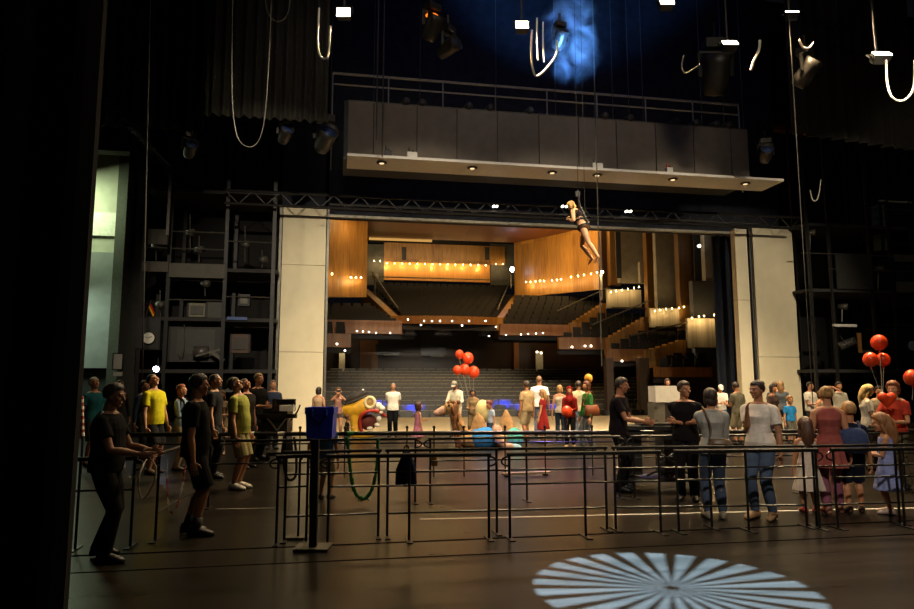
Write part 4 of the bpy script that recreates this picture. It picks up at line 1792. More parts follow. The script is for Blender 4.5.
dots([(408, 319.5), (424, 321), (432, 321), (440, 321), (452, 321), (469, 321), (485.5, 321)], 43.9, 'downlights under the upper balcony', 'tiny white downlight under the edge of the central upper balcony', .05)
dots([(421, 325), (462, 325.5), (496, 327), (489, 336)], 44.2, 'lower spots under the upper balcony', 'tiny white spot in the dark below the central upper balcony', .05)
dots([(357, 331), (363, 331.5), (369, 332), (376, 333), (390, 333)], 39.7, 'downlights under the left balcony', 'tiny white downlight under the left balcony front', .042)
dots([(337, 344), (345, 350.5)], 36.2, 'lamps under the lower left balcony', 'tiny white lamp beside the left doorway under the balcony', .05)
dots([(506, 335), (521, 334.5), (528, 334), (536, 333.5), (543, 333)], 40.6, 'downlights under the right balcony', 'tiny white downlight under the long right balcony front', .042)
dots([(572, 347), (585, 346), (591, 346)], 37.3, 'downlights under the second right balcony', 'tiny white downlight under the second right side balcony', .055)
dots([(622, 361), (640, 359), (652, 357), (537, 352), (541, 353)], 34.4, 'downlights under the third right balcony', 'tiny white downlight low under the right balconies', .05)
dots([(689, 358), (701, 233), (699, 246), (602, 272)], 35, 'lamps near the right curtain', 'tiny white lamp on the wall near the right masking curtain', .09)


def sconces(pts, Y, group, label, r=.07):
    for (px_, py_) in pts:
        c = PY(px_, py_, Y(px_) if callable(Y) else Y)
        r0 = empty('wall_lamp', c, label, 'lamp', 0, group)
        m = MB()
        m.ell(c, (r * .7, r * .7, r), seg=10, rings=8)
        m.build('bulb', SCONCE, r0, True)
        m = MB()
        m.lathe([(r * .4, r * 1.1), (r * 1.1, r * 1.3), (r * 1.1, r * 1.6), (0, r * 1.7)], c, seg=10)
        m.build('shade', STEEL, r0, True)
    return [PY(px_, py_ + 1, Y(px_) if callable(Y) else Y) for px_, py_ in pts]


SC_B = sconces([(387 + i * 7.6, 263.3 + .15 * i) for i in range(14)], 57.1, 'lamps along the upper balcony back wall', 'small lamp in the row along the upper balcony back wall', .07)
SC_B2 = sconces([(374, 261), (380, 261), (496, 264), (503, 264)], 56.6, 'lamps on the grey back wall panels', 'small lamp on a grey panel beside the balcony back wall', .06)
SC_R = sconces([(526, 282), (530.5, 282), (535.5, 281.5), (540, 281), (544, 281), (552, 280.5), (557, 280), (561, 279.5), (571, 277), (578, 276), (584, 275), (591, 274), (597, 272.5)], lambda q: 50 - (q - 514) / 89 * 8 - .32, 'lamps along the right curved timber wall', 'small lamp in the row along the right curved timber wall', .065)
SC_L = sconces([(332, 274), (351, 277.5), (356, 277.5), (361, 277.5)], lambda q: 42 + (q - 318) / 51 * 3 - .3, 'lamps on the left timber wall', 'small lamp on the left brown timber wall', .07)
SC_R2 = sconces([(611, 292), (616, 291), (622, 290), (628, 289), (634, 288), (639, 287)], 39.72, 'lamps above the second right balcony', 'small lamp above the second right side balcony', .055)
SC_R3 = sconces([(655, 311), (660, 310), (666, 309), (672, 308.5), (679, 308), (684, 307)], 36.42, 'lamps above the third right balcony', 'small lamp above the third right side balcony', .05)
SC_R4 = sconces([(692, 318), (699, 316.5), (704, 316), (714, 315)], 33.92, 'lamps above the front right balcony', 'small lamp above the right side balcony nearest to the stage', .05)
c = PY(512, 269.5, 49)
r = empty('follow_spot', c, 'dazzling blue-white spotlight at the right end of the upper balcony', 'spotlight')
m = MB()
m.ell(c, (.16, .08, .2), seg=14)
m.build('lamp', BLUEW, r, True)
m = MB()
m.tube([c + V((0, .06, 0)), c + V((0, .8, .1))], [.24, .16], 14)
m.build('housing', BLK, r, True)
m = MB()
m.tube([c + V((0, .4, 0)), c + V((0, .4, -1.4))], .05, 8)
m.build('stand', GALV, r)
# small plain statue-like spotlight on the left end of the balcony
c = PY(375, 277, 54)
r = empty('follow_spot', c, 'pale unlit spotlight at the left end of the upper balcony', 'spotlight')
m = MB()
m.tube([c + V((0, -.3, 0)), c + V((.1, .6, .15))], [.3, .22], 14)
m.build('housing', mat('pale_grey', '9a8f80', .5), r, True)
m = MB()
m.tube([c + V((0, .1, 0)), c + V((0, .1, -1.6))], .07, 8)
m.build('stand', GALV, r)
# ------------------------------------------------------------------ barriers
RAIL = mat('barrier_black', '191714', .35, .2, var=.2)


def along(pa, pb):
    """ground points from (px, foot row)"""
    return G(*pa), G(*pb)


def barrier(label, feet, heights=(.93, .60), curls=(True, True), top_r=.024, extra_top=True, group=None, low_r=.011):
    P = [G(*q) for q in feet]
    r = empty('crowd_barrier', P[0].lerp(P[-1], .5), label, 'barrier', 0, group)
    u = (P[-1] - P[0]).normalized()
    for p in P:
        m = MB()
        m.tube([p + V((0, 0, .012)), p + V((0, 0, heights[0]))], .015, 8)
        m.bb(p.x - .03, p.x + .03, p.y - .14, p.y + .14, 0, .012)
        m.build('post', RAIL, r)
    a, b = P[0], P[-1]
    m = MB()
    m.tube([a - u * .03 + V((0, 0, heights[0])), b + u * .03 + V((0, 0, heights[0]))], top_r, 10)
    m.build('top_rail', RAIL, r)
    for h in heights[1:]:
        m = MB()
        m.tube([a + V((0, 0, h)), b + V((0, 0, h))], low_r, 8)
        m.build('crossbar', RAIL, r)
    for e, s, on in ((a, -1, curls[0]), (b, 1, curls[1])):
        if on:
            m = MB()
            pts = []
            for i in range(9):
                t = -PI / 2 + PI * i / 8
                pts.append(e + u * s * (.015 + .075 * math.cos(t)) + V((0, 0, heights[0] - .075 + .05 * math.sin(t))))
            pts = [e + V((0, 0, heights[0] - .125))] + pts + [e + V((0, 0, heights[0] - .025))]
            m.tube(pts, .011, 7)
            m.build('connector_loop', RAIL, r)
    return r


FR = 'front barriers'
barrier('short front barrier section left of the blue box post', [(276, 544), (306, 542)], group=FR)
barrier('front barrier section just right of the blue box post', [(327.5, 543), (409, 541), (489, 539)], group=FR)
barrier('front barrier section below the camels in the middle', [(510, 539), (586, 537), (661, 533.5)], group=FR)
barrier('front barrier section before the woman with the shoulder bag', [(679, 532.5), (749, 531), (820, 529)], group=FR)
barrier('front barrier section at right before the girl in lavender', [(838, 528.5), (905, 527), (972, 525.5)], group=FR)
barrier('front barrier section at far left beside the man with the rope', [(20, 552), (75, 549.5), (130, 547)], group=FR)
F2 = (.965, .72, .26)
SB = 'second line of barriers'
barrier('second-line barrier behind the blue box post', [(284, 541), (378, 537)], F2, (False, False), .018, group=SB)
barrier('long second-line barrier right of the hanging navy bag', [(387, 537), (497, 533.5), (607, 530)], F2, (False, False), .018, group=SB)
barrier('long second-line barrier behind the grey-haired shoulder-bag woman', [(616, 530), (712, 528), (807, 527)], F2, (False, False), .018, group=SB)
barrier('second-line barrier at the right edge behind the girl in lavender', [(817, 527), (900, 524), (985, 521)], F2, (False, False), .018, group=SB)
barrier('barrier running into depth beside the man in the black polo', [(155, 541), (199, 510)], (.95, .30), (True, False), .02)
BB = 'rear barriers'
B1 = (.92, .60, .28)
barrier('rear barrier behind the man in the black polo', [(208, 508), (310, 505.5), (415, 503)], (.92, .60), (False, True), .02, group=BB)
barrier('rear barrier in front of the camels', [(430, 503), (527, 501), (620, 498)], (.92, .60), (True, True), .02, group=BB)
barrier('rear barrier before the man in the dark tee at the cart', [(635, 498), (720, 496), (800, 494)], (.92, .60), (True, True), .02, group=BB)
barrier('rear barrier at the right edge by the woman in the red top', [(815, 494), (906, 491), (960, 489.5)], (.92, .60), (True, True), .02, group=BB)
# long low batten with knobs behind the rear barriers
a_, b_ = G(90, 480), G(960, 472)
bt = empty('long_handrail', a_.lerp(b_, .5), 'long thick black handrail with knobs running across behind the barriers', 'handrail')
m = MB()
u_ = (b_ - a_).normalized()
m.tube([a_ + V((0, 0, .80)), b_ + V((0, 0, .80))], .04, 10)
m.build('top_rail', RAIL, bt)
m = MB()
m.tube([a_ + V((0, 0, .62)), b_ + V((0, 0, .62))], .014, 8)
m.build('crossbar', RAIL, bt)
for px_ in (120, 215, 300, 345, 407, 434, 464, 505, 545, 592, 700, 745, 840, 905):
    t = (px_ - 90) / 870
    c = PD(px_, 436, DG(480 - 8 * t))
    k = (c - a_).dot(u_)
    p = a_ + u_ * k
    m = MB()
    m.tube([p + V((0, 0, 0)), p + V((0, 0, .80))], .012, 8)
    m.build('post', RAIL, bt)
    m = MB()
    m.tube([p + V((0, 0, .82)), p + V((0, 0, .89))], .018, 8)
    m.ell(p + V((0, 0, .91)), (.03, .03, .03), seg=10, rings=6)
    m.build('knob', RAIL, bt)
for px_ in (245, 276, 348):
    c = PD(px_, 436, 11.9)
    p = a_ + u_ * (c - a_).dot(u_) + V((0, 0, .80))
    m = MB()
    m.tube([p - u_ * .06, p + u_ * .06], .043, 10)
    m.build('tape_band', WHITE if px_ != 348 else mat('green_tape', '2a8a3a'), bt)

# blue box on a post
p = G(313, 549)
px = empty('box_post', p, 'black post on a steel base plate carrying the bright blue box', 'post')
u_ = RT
m = MB()
R = Matrix((RT, HF, V((0, 0, 1)))).transposed()
m.box(p + V((0, 0, .015)), (.36, .28, .03), R)
m.build('base_plate', GALV, px)
m = MB()
zt = PD(321, 438, (p - CAM).dot(HF)).z
m.box(p + V((0, 0, zt / 2)), (.075, .075, zt - .03), R)
m.build('shaft', BLK, px)
zt = PD(321, 438, (p - CAM).dot(HF)).z
zz = PD(321, 407, (p - CAM).dot(HF)).z
bx_ = PD(321.5, 422, (p - CAM).dot(HF))
q = V((bx_.x, bx_.y, 0))
b_ = empty('blue_box', q + V((0, 0, zt)), 'bright blue plastic box with a dark smile-shaped handle on the black post', 'box')
m = MB()
w0, w1 = .26, .31
rr = []
for k, (z_, w_) in enumerate(((zt, w0), (zt + .02, w0 + .01), (zz - .07, w1 - .02), (zz - .07, w1), (zz, w1), (zz, w1 - .03), (zz - .05, w1 - .03))):
    rr.append([q + V((0, 0, z_)) + RT * (sx * w_ / 2) + HF * (sy * w_ * .42) for sx, sy in ((-1, -1), (1, -1), (1, 1), (-1, 1))])
m.loft(rr)
m.build('body', BLUEPL, b_)
m = MB()
m.tube([q + V((0, 0, zz - .09 - .07 * math.sin(PI * i / 10))) + RT * (-.08 + .16 * i / 10) - HF * .135 for i in range(11)], .009, 8, round_ends=True)
m.build('handle', mat('dark_blue', '0c1560', .4), b_)
m = MB()
for s in (-1, 1):
    m.tube([q + V((0, 0, zz - .085)) + RT * (s * .075) - HF * .128, q + V((0, 0, zz - .03)) + RT * (s * .075) - HF * .135], .014, 8, round_ends=True)
m.build('clip', mat('highlight_blue', '3f63ff', .3), b_)  # lighter blue pieces give the two bright highlights on the box
# thin stanchion behind it
p = G(298, 538)
r = empty('stanchion', p, 'thin dark pole on a pale flat base behind the blue box post', 'stanchion')
m = MB()
m.box(p + V((0, 0, .012)), (.26, .2, .024), R)
m.build('base_plate', GALV, r)
m = MB()
m.tube([p + V((0, 0, .02)), p + V((0, 0, .86))], .014, 8)
m.tube([p + V((0, 0, .86)), p + RT * .05 + V((0, 0, .93))], .016, 8)
m.build('pole', STEEL, r)


# hanging things on the barriers
def railp(px, py, foot_y):
    return PD(px, py, DG(foot_y))


c = railp(406, 450, 535)
r = empty('bag', V((c.x, c.y, c.z - .42)), 'navy bag hanging on the second line of barriers', 'bag')
m = MB()
d_ = DG(535)
def rg(px_, py_, w_, dd):
    q = PD(px_, py_, d_)
    return [q + RT * (math.cos(t * PI / 4) * w_) + HF * (math.sin(t * PI / 4) * dd) for t in range(8)]
m.loft([rg(406, 486, .10, .05), rg(406, 484, .125, .07), rg(406, 470, .12, .07), rg(406.5, 458, .07, .04), rg(406.5, 452, .045, .03)])
m.build('body', cloth('141c3a'), r, True)
m = MB()
m.tube(smooth_path([PD(404, 453, d_), PD(404.5, 447, d_), PD(408, 446, d_), PD(409, 453, d_)]), .008, 6)
m.build('strap', cloth('10142a'), r)
c = railp(434, 455, 480)
r = empty('bag', V((c.x, c.y, c.z - .2)), 'small tan pouch hanging from the long handrail near the pink girl', 'bag')
d_ = 11.8
m = MB()
m.loft([rg(434.5, 466, .05, .03), rg(434.5, 464, .06, .04), rg(434, 458, .055, .035), rg(434, 452, .03, .02)])
m.build('body', cloth('8a6a34'), r, True)
m = MB()
m.tube([PD(434, 452, d_), PD(434, 437, d_)], .007, 6)
m.build('strap', cloth('40331f'), r)
# green garland
d_ = DG(504) - .06
m = MB()
pts = smooth_path([PD(347, 437, d_), PD(349, 456, d_), PD(351, 476, d_), PD(355, 492, d_), PD(361, 498, d_), PD(367, 497, d_), PD(373, 486, d_), PD(377, 465, d_), PD(378, 440, d_)], 5)
m.tube(pts, [.020 + .012 * math.sin(i * 1.9) ** 2 for i in range(len(pts))], 8)
for i, p in enumerate(pts):
    for k in range(3):
        a = random.random() * 6.28
        t = p + V((math.cos(a) * .05, math.sin(a) * .03, random.uniform(-.05, .03)))
        m.bar(p, t, .022, .004)
o = m.build('garland', mat('green_garland', '1f7a3a', .4, var=.4))
tag(o, 'green tinsel garland hanging in a U from the long handrail', 'garland')
# red and white chain
def chain(name, px_pts, d, label, cols, r=.011):
    pts = smooth_path([PD(a, b, dd) for (a, b), dd in zip(px_pts, d)], 8)
    root = empty(name, pts[len(pts) // 2], label, 'chain')
    for i in range(len(pts) - 1):
        a, b = pts[i], pts[i + 1]
        u = (b - a).normalized()
        x, y, _ = frame(u)
        if i % 2:
            x, y = y, x
        L = (b - a).length * .66
        cc = (a + b) / 2
        mb = MB()
        mb.tube([cc + u * (math.cos(t * PI / 4) * L) + x * (math.sin(t * PI / 4) * r) for t in range(8)], .004, 5, closed=True)
        c_ = cols[(i // 6) % 2]
        mb.build('link', mat('plastic_' + c_, c_, .4), root)


chain('plastic_chain', [(167, 460), (167, 485), (169, 508), (173, 513), (177, 506), (182, 488), (185, 468)], [8.2] * 7, 'red and white plastic chain hanging beside the man in the black polo', ('d8d4c8', 'b8321c'))
chain('plastic_chain', [(124, 462), (126, 474), (133, 478), (140, 471), (143, 462)], [7.0] * 5, 'pale chain hanging from the far left barrier by the man with the rope', ('c9c2b2', '9a948a'))
# striped tape pole near the drape
A, B = PD(82, 396, 13), PD(83, 436, 13)
r = empty('marker_pole', V((A.x, A.y, 0)), 'red and white striped pole beside the black drape', 'pole')
for i in range(12):
    a, b = A.lerp(B, i / 12), A.lerp(B, (i + 1) / 12)
    m = MB()
    m.tube([a, b], .03, 8)
    m.build('stripe', WHITE if i % 2 else mat('stripe_red', '8a2a1c'), r)
m = MB()
m.tube([B, V((B.x, B.y, 0))], .025, 8)
m.build('shaft', STEEL, r)
# floor tape and the pale batten
a_, b_ = G(420, 519.5), G(940, 507.5)
m = MB()
u_ = (b_ - a_).normalized()
n_ = V((-u_.y, u_.x, 0)) * .022
m.prism([a_ - n_ + V((0, 0, .001)), b_ - n_ + V((0, 0, .001)), b_ + n_ + V((0, 0, .001)), a_ + n_ + V((0, 0, .001))], (0, 0, .003))
o = m.build('floor_tape', WHITE)
tag(o, 'long white tape line on the floor behind the barriers', 'tape')
a_, b_ = G(217, 509.2), G(290, 508)
u_ = (b_ - a_).normalized()
n_ = V((-u_.y, u_.x, 0)) * .014
m = MB()
m.prism([a_ - n_ + V((0, 0, .001)), b_ - n_ + V((0, 0, .001)), b_ + n_ + V((0, 0, .001)), a_ + n_ + V((0, 0, .001))], (0, 0, .003))
o = m.build('floor_tape', mat('tape_grey', '8d887c', .6))
tag(o, 'short grey tape line on the floor behind the man in the black polo', 'tape')
a_, b_ = G(502, 477), G(550, 475)
r = empty('timber_batten', a_.lerp(b_, .5), 'pale timber batten lying on the floor behind the middle barrier', 'batten')
m = MB()
m.bar(a_ + V((0, 0, .05)), b_ + V((0, 0, .05)), .06, .04)
m.build('board', mat('pale_timber2', 'd8b98c', .6), r)
for t in (.1, .9):
    q = a_.lerp(b_, t)
    m = MB()
    m.box(q + V((0, 0, .015)), (.08, .12, .03))
    m.build('foot', STEEL, r)


# ------------------------------------------------------------------ TV camera on pedestal
d_ = 15.0
def cp(px_, py_, dd=0):
    return PD(px_, py_, d_ + dd)
b0 = cp(287, 456)
r = empty('television_camera', V((b0.x, b0.y, 0)), 'black television camera with monitor on a wheeled pedestal before the cream panel', 'camera')
z = lambda py_: cp(287, py_).z
def cbox(name, xa, xb, ya, yb, depth, mtl, doff=0):
    m = MB()
    A, B = cp(xa, ya, doff), cp(xb, yb, doff)
    cc = (A + B) / 2
    m.box(cc, ((xb - xa) * d_ / F, depth, A.z - B.z), R)
    return m.build(name, mtl, r)
CAMB = mat('camera_black', '1d1b18', .4, var=.15)
cbox('body', 266, 290, 408, 432, .5, CAMB)
cbox('monitor', 273, 295, 399, 411, .08, CAMB, -.35)
cbox('monitor_screen', 274.5, 293.5, 400, 410, .02, mat('screen_dark', '0c0e12', .15), -.40)
cbox('top_handle', 258, 296, 414, 418, .12, CAMB, -.3)
cbox('white_script_pad', 281, 294, 405, 411, .2, WHITE, -.45)
m = MB()
for s, mm in ((1, 0),):
    m.bar(cp(267, 417, -.32), cp(277, 431, -.32), .05, .03)
    m.bar(cp(287, 417, -.32), cp(277, 431, -.32), .05, .03)
m.build('brace', mat('brace_pale', '8f8878', .4, .5), r)
m = MB()
m.tube([cp(262, 424, -.2), cp(256, 424, -.25)], [.14, .18], 14)
m.build('lens', CAMB, r, True)
m = MB()
m.tube([V((b0.x, b0.y, .2)), V((b0.x, b0.y, z(432)))], [.14, .09], 12)
m.build('column', CAMB, r, True)
m = MB()
for k in range(3):
    a = k * 2 * PI / 3 + .4
    m.bar(V((b0.x, b0.y, .16)), V((b0.x + .55 * math.cos(a), b0.y + .55 * math.sin(a), .12)), .1, .08)
m.build('base', CAMB, r)
for k in range(3):
    a = k * 2 * PI / 3 + .4
    m = MB()
    c = V((b0.x + .55 * math.cos(a), b0.y + .55 * math.sin(a), .08))
    m.lathe([(0, -.03), (.08, -.03), (.08, .03), (0, .03)], c, RT, 14)
    m.build('wheel', RUBBER, r, True)
m = MB()
m.tube(smooth_path([cp(291, 420, -.1), cp(297, 412, -.4), cp(300, 405, -.5)]), .018, 8)
m.build('pan_bar', CAMB, r)
m = MB()
m.tube(smooth_path([PD(286, 440, DG(504.5) - .05), PD(284, 460, DG(504.5) - .05), PD(286, 476, DG(504.5) - .05), PD(291, 480, DG(504.5) - .05), PD(296, 474, DG(504.5) - .05), PD(296, 452, DG(504.5) - .05), PD(294, 437, DG(504.5) - .05)]), .02, 8)
o = m.build('coiled_cable', RUBBER)
tag(o, 'black cable loop hanging from the handrail below the television camera', 'cable')

# ------------------------------------------------------------------ pale-topped case, black cart
d_ = 18.5
b0 = cp(668, 444)
r = empty('speaker_desk', V((b0.x, b0.y, 0)), 'tall case with a white top block near the right portal panels', 'desk')
zt_, zm, z0 = cp(667, 386).z, cp(667, 402).z, 0.0
m = MB()
cc = cp(667, 394)
m.box(V((cc.x, cc.y, (zt_ + zm) / 2)), (30 * d_ / F, .7, zt_ - zm), R)
m.build('white_top', WHITE, r)
cc = cp(672, 420)
m = MB()
m.box(V((cc.x, cc.y, zm / 2)), (20 * d_ / F, .6, zm), R)
m.build('front', mat('case_brown', '2a211a', .5), r)
cc = cp(656.5, 420)
m = MB()
m.box(V((cc.x, cc.y, zm / 2 - .01)), (10.5 * d_ / F, .62, zm - .02), R)
m.build('side_panel', mat('case_grey', '5f594a', .6), r)
for k in (.7, 1.1):
    m = MB()
    cc = cp(657, 420, -.33)
    m.box(V((cc.x, cc.y, k)), (.08, .03, .1), R)
    m.build('latch', GALV, r)
d_ = 11.3
b0 = cp(662, 484)
r = empty('equipment_cart', V((b0.x, b0.y, 0)), 'black wheeled equipment cart under the hands of the man in the dark tee', 'cart')
zc = cp(662, 427).z
W_ = 82 * d_ / F
m = MB()
m.box(V((b0.x, b0.y, zc)), (W_, .6, .06), R)
m.build('top', BLK, r)
m = MB()
m.box(V((b0.x, b0.y, zc + .05)) + RT * .05, (W_ * .6, .4, .04), R)
m.build('keyboard', CAMB, r)
for xo in (-.36, .07):
    m = MB()
    m.box(V((b0.x, b0.y, zc / 2 + .1)) + RT * (xo * W_), (.24, .5, zc - .28), R)
    m.build('leg_case', BLK, r)
m = MB()
m.box(V((b0.x, b0.y, .16)), (W_, .55, .06), R)
m.build('base', BLK, r)
for sx in (-1, 1):
    for sy in (-1, 1):
        m = MB()
        c = V((b0.x, b0.y, .07)) + RT * (sx * W_ * .42) + HF * (sy * .22)
        m.lathe([(0, -.025), (.07, -.025), (.07, .025), (0, .025)], c, HF, 14)
        m.build('wheel', RUBBER, r, True)
m = MB()
for k in range(3):
    m.tube(smooth_path([V((b0.x, b0.y, .22)) + RT * (-.3 + .2 * k) - HF * .2, V((b0.x, b0.y, .30)) + RT * (-.15 + .2 * k) - HF * .3, V((b0.x, b0.y, .21)) + RT * (.05 + .2 * k) - HF * .2]), .02, 6)
m.build('cable_bundle', RUBBER, r)

# ------------------------------------------------------------------ camels: costume props lying on the floor
CAMEL = mat('camel_plush', 'b08858', .9, scale=9, var=.25, bump=.6)
CAMELP = mat('camel_pinkish', 'c49a84', .85, scale=9, var=.15, bump=.4)
BLUEC = cloth('3a86d0')
TEALC = cloth('4fa49c')
d_ = 18.3
def cq(px_, py_, dd=0):
    return PD(px_, py_, d_ + dd)
def gz(px_, dd=0):
    q = cq(px_, 430, dd)
    return V((q.x, q.y, 0))
rc = empty('camel', gz(470), 'brown camel costume figure with two humps lying on the stage under a blue cloth', 'camel')
body = MB()
s = d_ / F
body.ell(cq(478, 440), (24 * s, .42, 9.5 * s), R, 20, 12)
body.ell(cq(505, 439), (16 * s, .40, 9 * s), R, 18, 12)
body.tube([cq(462, 436), cq(458, 425), cq(455, 414), cq(453, 407)], [8.5 * s, 6.8 * s, 5.6 * s, 5.2 * s], 14, round_ends=True)
body.tube([cq(462, 436), cq(459, 446)], [6.5 * s, 4.5 * s], 12, round_ends=True)
body.tube([cq(454, 406), cq(448, 408), cq(441, 412.5), cq(437, 413.5)], [5.8 * s, 5.2 * s, 3.4 * s, 2.7 * s], 14, round_ends=True)
body.ell(cq(437, 412.5), (3.2 * s, 3.0 * s, 2.4 * s), R)
body.tube([cq(458, 404), cq(461, 401)], [2 * s, .8 * s], 8, round_ends=True)
body.tube([cq(456, 404, .12), cq(459, 400.5, .12)], [2 * s, .8 * s], 8, round_ends=True)
for hx, ht, wd in ((479, 412, 8), (507, 409.5, 8.5)):
    body.tube([cq(hx, 437), cq(hx, 427), cq(hx - .5, 419), cq(hx - 1, ht + 2)], [(wd + 2.5) * s, wd * s, 5.5 * s, 2.2 * s], 16, round_ends=True)
bo = body.build('body', CAMEL, rc, True)
REMESH.append((bo, .03, 3, None))
m = MB()
m.ell(cq(437.5, 413), (4.2 * s, 3.9 * s, 3.2 * s), R)
m.tube([cq(437, 413), cq(444, 410)], [3.3 * s, 4.4 * s], 12, round_ends=True)
m.build('muzzle', CAMELP, rc, True)
m = MB()
for k in range(26):
    t = k / 25
    p0 = cq(459 - 5 * t + 2 * math.sin(k * 2.1), 444 - 40 * t, -.17 + .05 * math.sin(k * 1.3))
    m.tube([p0, p0 + V((.03 * math.sin(k * 3.1), -.06, -.10)), p0 + V((.06 * math.sin(k * 3.1), -.05, -.24))], [.05, .045, .015], 7, round_ends=True)
for k in range(7):
    p0 = cq(449 + k * 1.6, 402.5 + .5 * math.sin(k * 2), -.05 + .06 * math.sin(k * 1.7))
    m.ell(p0, (.055, .06, .05))
m.build('mane', mat('camel_mane', '7a4f2c', .9, scale=20, var=.3, bump=.5), rc, True)
m = MB()
m.ell(cq(449, 405.5, -.14), (1.2 * s, .05, 1.1 * s), R)
m.build('eye', PUP, rc, True)
m = MB()
for px_ in (444, 450):
    pts = [cq(px_ + 3 * math.sin(t * PI / 6), 409.5 - 4.6 * math.cos(t * PI / 6), -.16 * math.cos((t - 3) * PI / 6)) for t in range(12)]
    m.tube(pts, .018, 6, closed=True)
m.tube(smooth_path([cq(444, 413, -.1), cq(452, 416, -.12), cq(460, 424, -.15), cq(466, 432, -.3)]), .02, 6)
m.build('bridle', cloth('6e5a34'), rc)
def drapecl(name, cx, cy, w, h, mtl):
    m = MB()
    def fn(dv):
        return 1 + .05 * math.sin(math.atan2(dv.y, dv.x) * 11) * (1 - abs(dv.z))
    m.ell(cq(cx, cy, -.06), (w * s, .46, h * s), R, 44, 14, 0, fn)
    return m.build(name, mtl, rc, True)
drapecl('blue_cloth', 483, 438.5, 15.5, 11.5, BLUEC)
drapecl('teal_cloth', 513, 438, 10, 10.5, TEALC)
m = MB()
m.tube([cq(497, 430, -.5), cq(499, 440, -.6), cq(505, 446, -.65), cq(514, 447, -.65)], [5 * s, 4.4 * s, 3.4 * s, 2.8 * s], 12, round_ends=True)
m.build('foreleg', CAMELP, rc, True)
m = MB()
m.tube([cq(514, 447, -.65), cq(518, 448, -.65)], [3.2 * s, 3.6 * s], 10, round_ends=True)
m.build('hoof', cloth('8fb4c8'), rc, True)
# pale yellow hump behind
d_ = 19.6
s = d_ / F
r = empty('foam_egg', gz(483), 'pale yellow egg-shaped foam piece standing behind the camel', 'foam prop')
m = MB()
def eg(dv):
    return 1 + .0 * dv.z
zc_ = cq(483, 411).z
m.ell(cq(483, 411), (8 * s, .24, 11 * s), R, 22, 16)
m.build('shell', mat('pale_yellow_foam', 'd8c98a', .7), r, True)
m = MB()
m.tube([gz(483), cq(483, 420)], .08, 10)
m.build('stand', STEEL, r)

# ------------------------------------------------------------------ yellow foam costume head
d_ = 21.0
s = d_ / F
r = empty('costume_head', gz(362), 'big yellow foam animal costume head with dark hat and gaping red mouth', 'costume head')
b = MB()
b.tube([cq(347, 411), cq(356, 408), cq(364, 405), cq(369, 404)], [6.5 * s, 9 * s, 9 * s, 6.5 * s], 16, round_ends=True)
b.tube([cq(355, 412), cq(355, 424), cq(356, 433)], [6.5 * s, 4.6 * s, 5.0 * s], 16, round_ends=True)
b.tube([cq(355, 434), cq(367, 434.5), cq(377, 433.5)], [4.6 * s, 3.6 * s, 2.6 * s], 14, round_ends=True)
bo = b.build('head', YELLOW, r, True)
REMESH.append((bo, .03, 3, None))
m = MB()
m.tube(smooth_path([cq(385, 416, -.05), cq(378, 411.5, -.2), cq(369, 411, -.33), cq(361, 416, -.3), cq(360, 425, -.22), cq(362, 432, -.2)]), 1.7 * s, 10, round_ends=True)
m.build('lips', REDM, r, True)
m = MB()
m.ell(cq(368, 422, .1), (9 * s, .25, 8 * s), R)
m.build('mouth', mat('mouth_dark', '561c10', .8), r, True)
m = MB()
pts = [cq(370 + 4.8 * math.cos(t * PI / 8), 402.5 - 5.2 * math.sin(t * PI / 8), -.28) for t in range(16)]
m.tube(pts, 1.7 * s, 8, closed=True)
m.build('eye_ring', mat('foam_cream', 'd8c590', .7), r, True)
m = MB()
m.ell(cq(370, 402.5, -.22), (3.6 * s, .08, 3.8 * s), R, 14, 10)
m.build('eye_disc', mat('foam_tan', 'b08a48', .7), r, True)
m = MB()
for px_, py_, w_ in ((378, 406, 4.4), (382, 408.5, 3.4), (376, 411, 3.2), (381, 412.5, 2.4)):
    m.ell(cq(px_, py_, -.12), (w_ * s, .14, w_ * s * .8), R, 14, 10, 0, lambda q: 1 + .06 * math.sin(q.x * 13) * math.sin(q.z * 12))
m.build('nose_tuft', mat('foam_white', 'e6dcc4', .8), r, True)
for px_, py_, w_, h_ in ((379, 419, 2.6, 3.0), (377, 425, 2.8, 2.2), (370, 428.5, 3.2, 2.0)):
    m = MB()
    m.ell(cq(px_, py_, -.1), (w_ * s, .09, h_ * s), R, 12, 8)
    m.build('tooth', mat('foam_white', 'e6dcc4'), r, True)
m = MB()
m.tube([cq(347, 402, .05), cq(352, 398.5), cq(360, 394.5), cq(365, 393, .05)], [2.6 * s, 4.4 * s, 4.2 * s, 2.4 * s], 14, round_ends=True)
m.tube([cq(345, 404.5, -.2), cq(354, 401.5, -.38), cq(367, 395.5, -.25)], [1.0 * s, 1.5 * s, 1.0 * s], 10, round_ends=True)
m.build('hat', mat('dark_cap', '2b2620', .7), r, True)
m = MB()
m.ell(cq(363, 390, -.1), (1.3 * s, .06, 1.1 * s), R)
m.build('hat_button', WHITE, r, True)


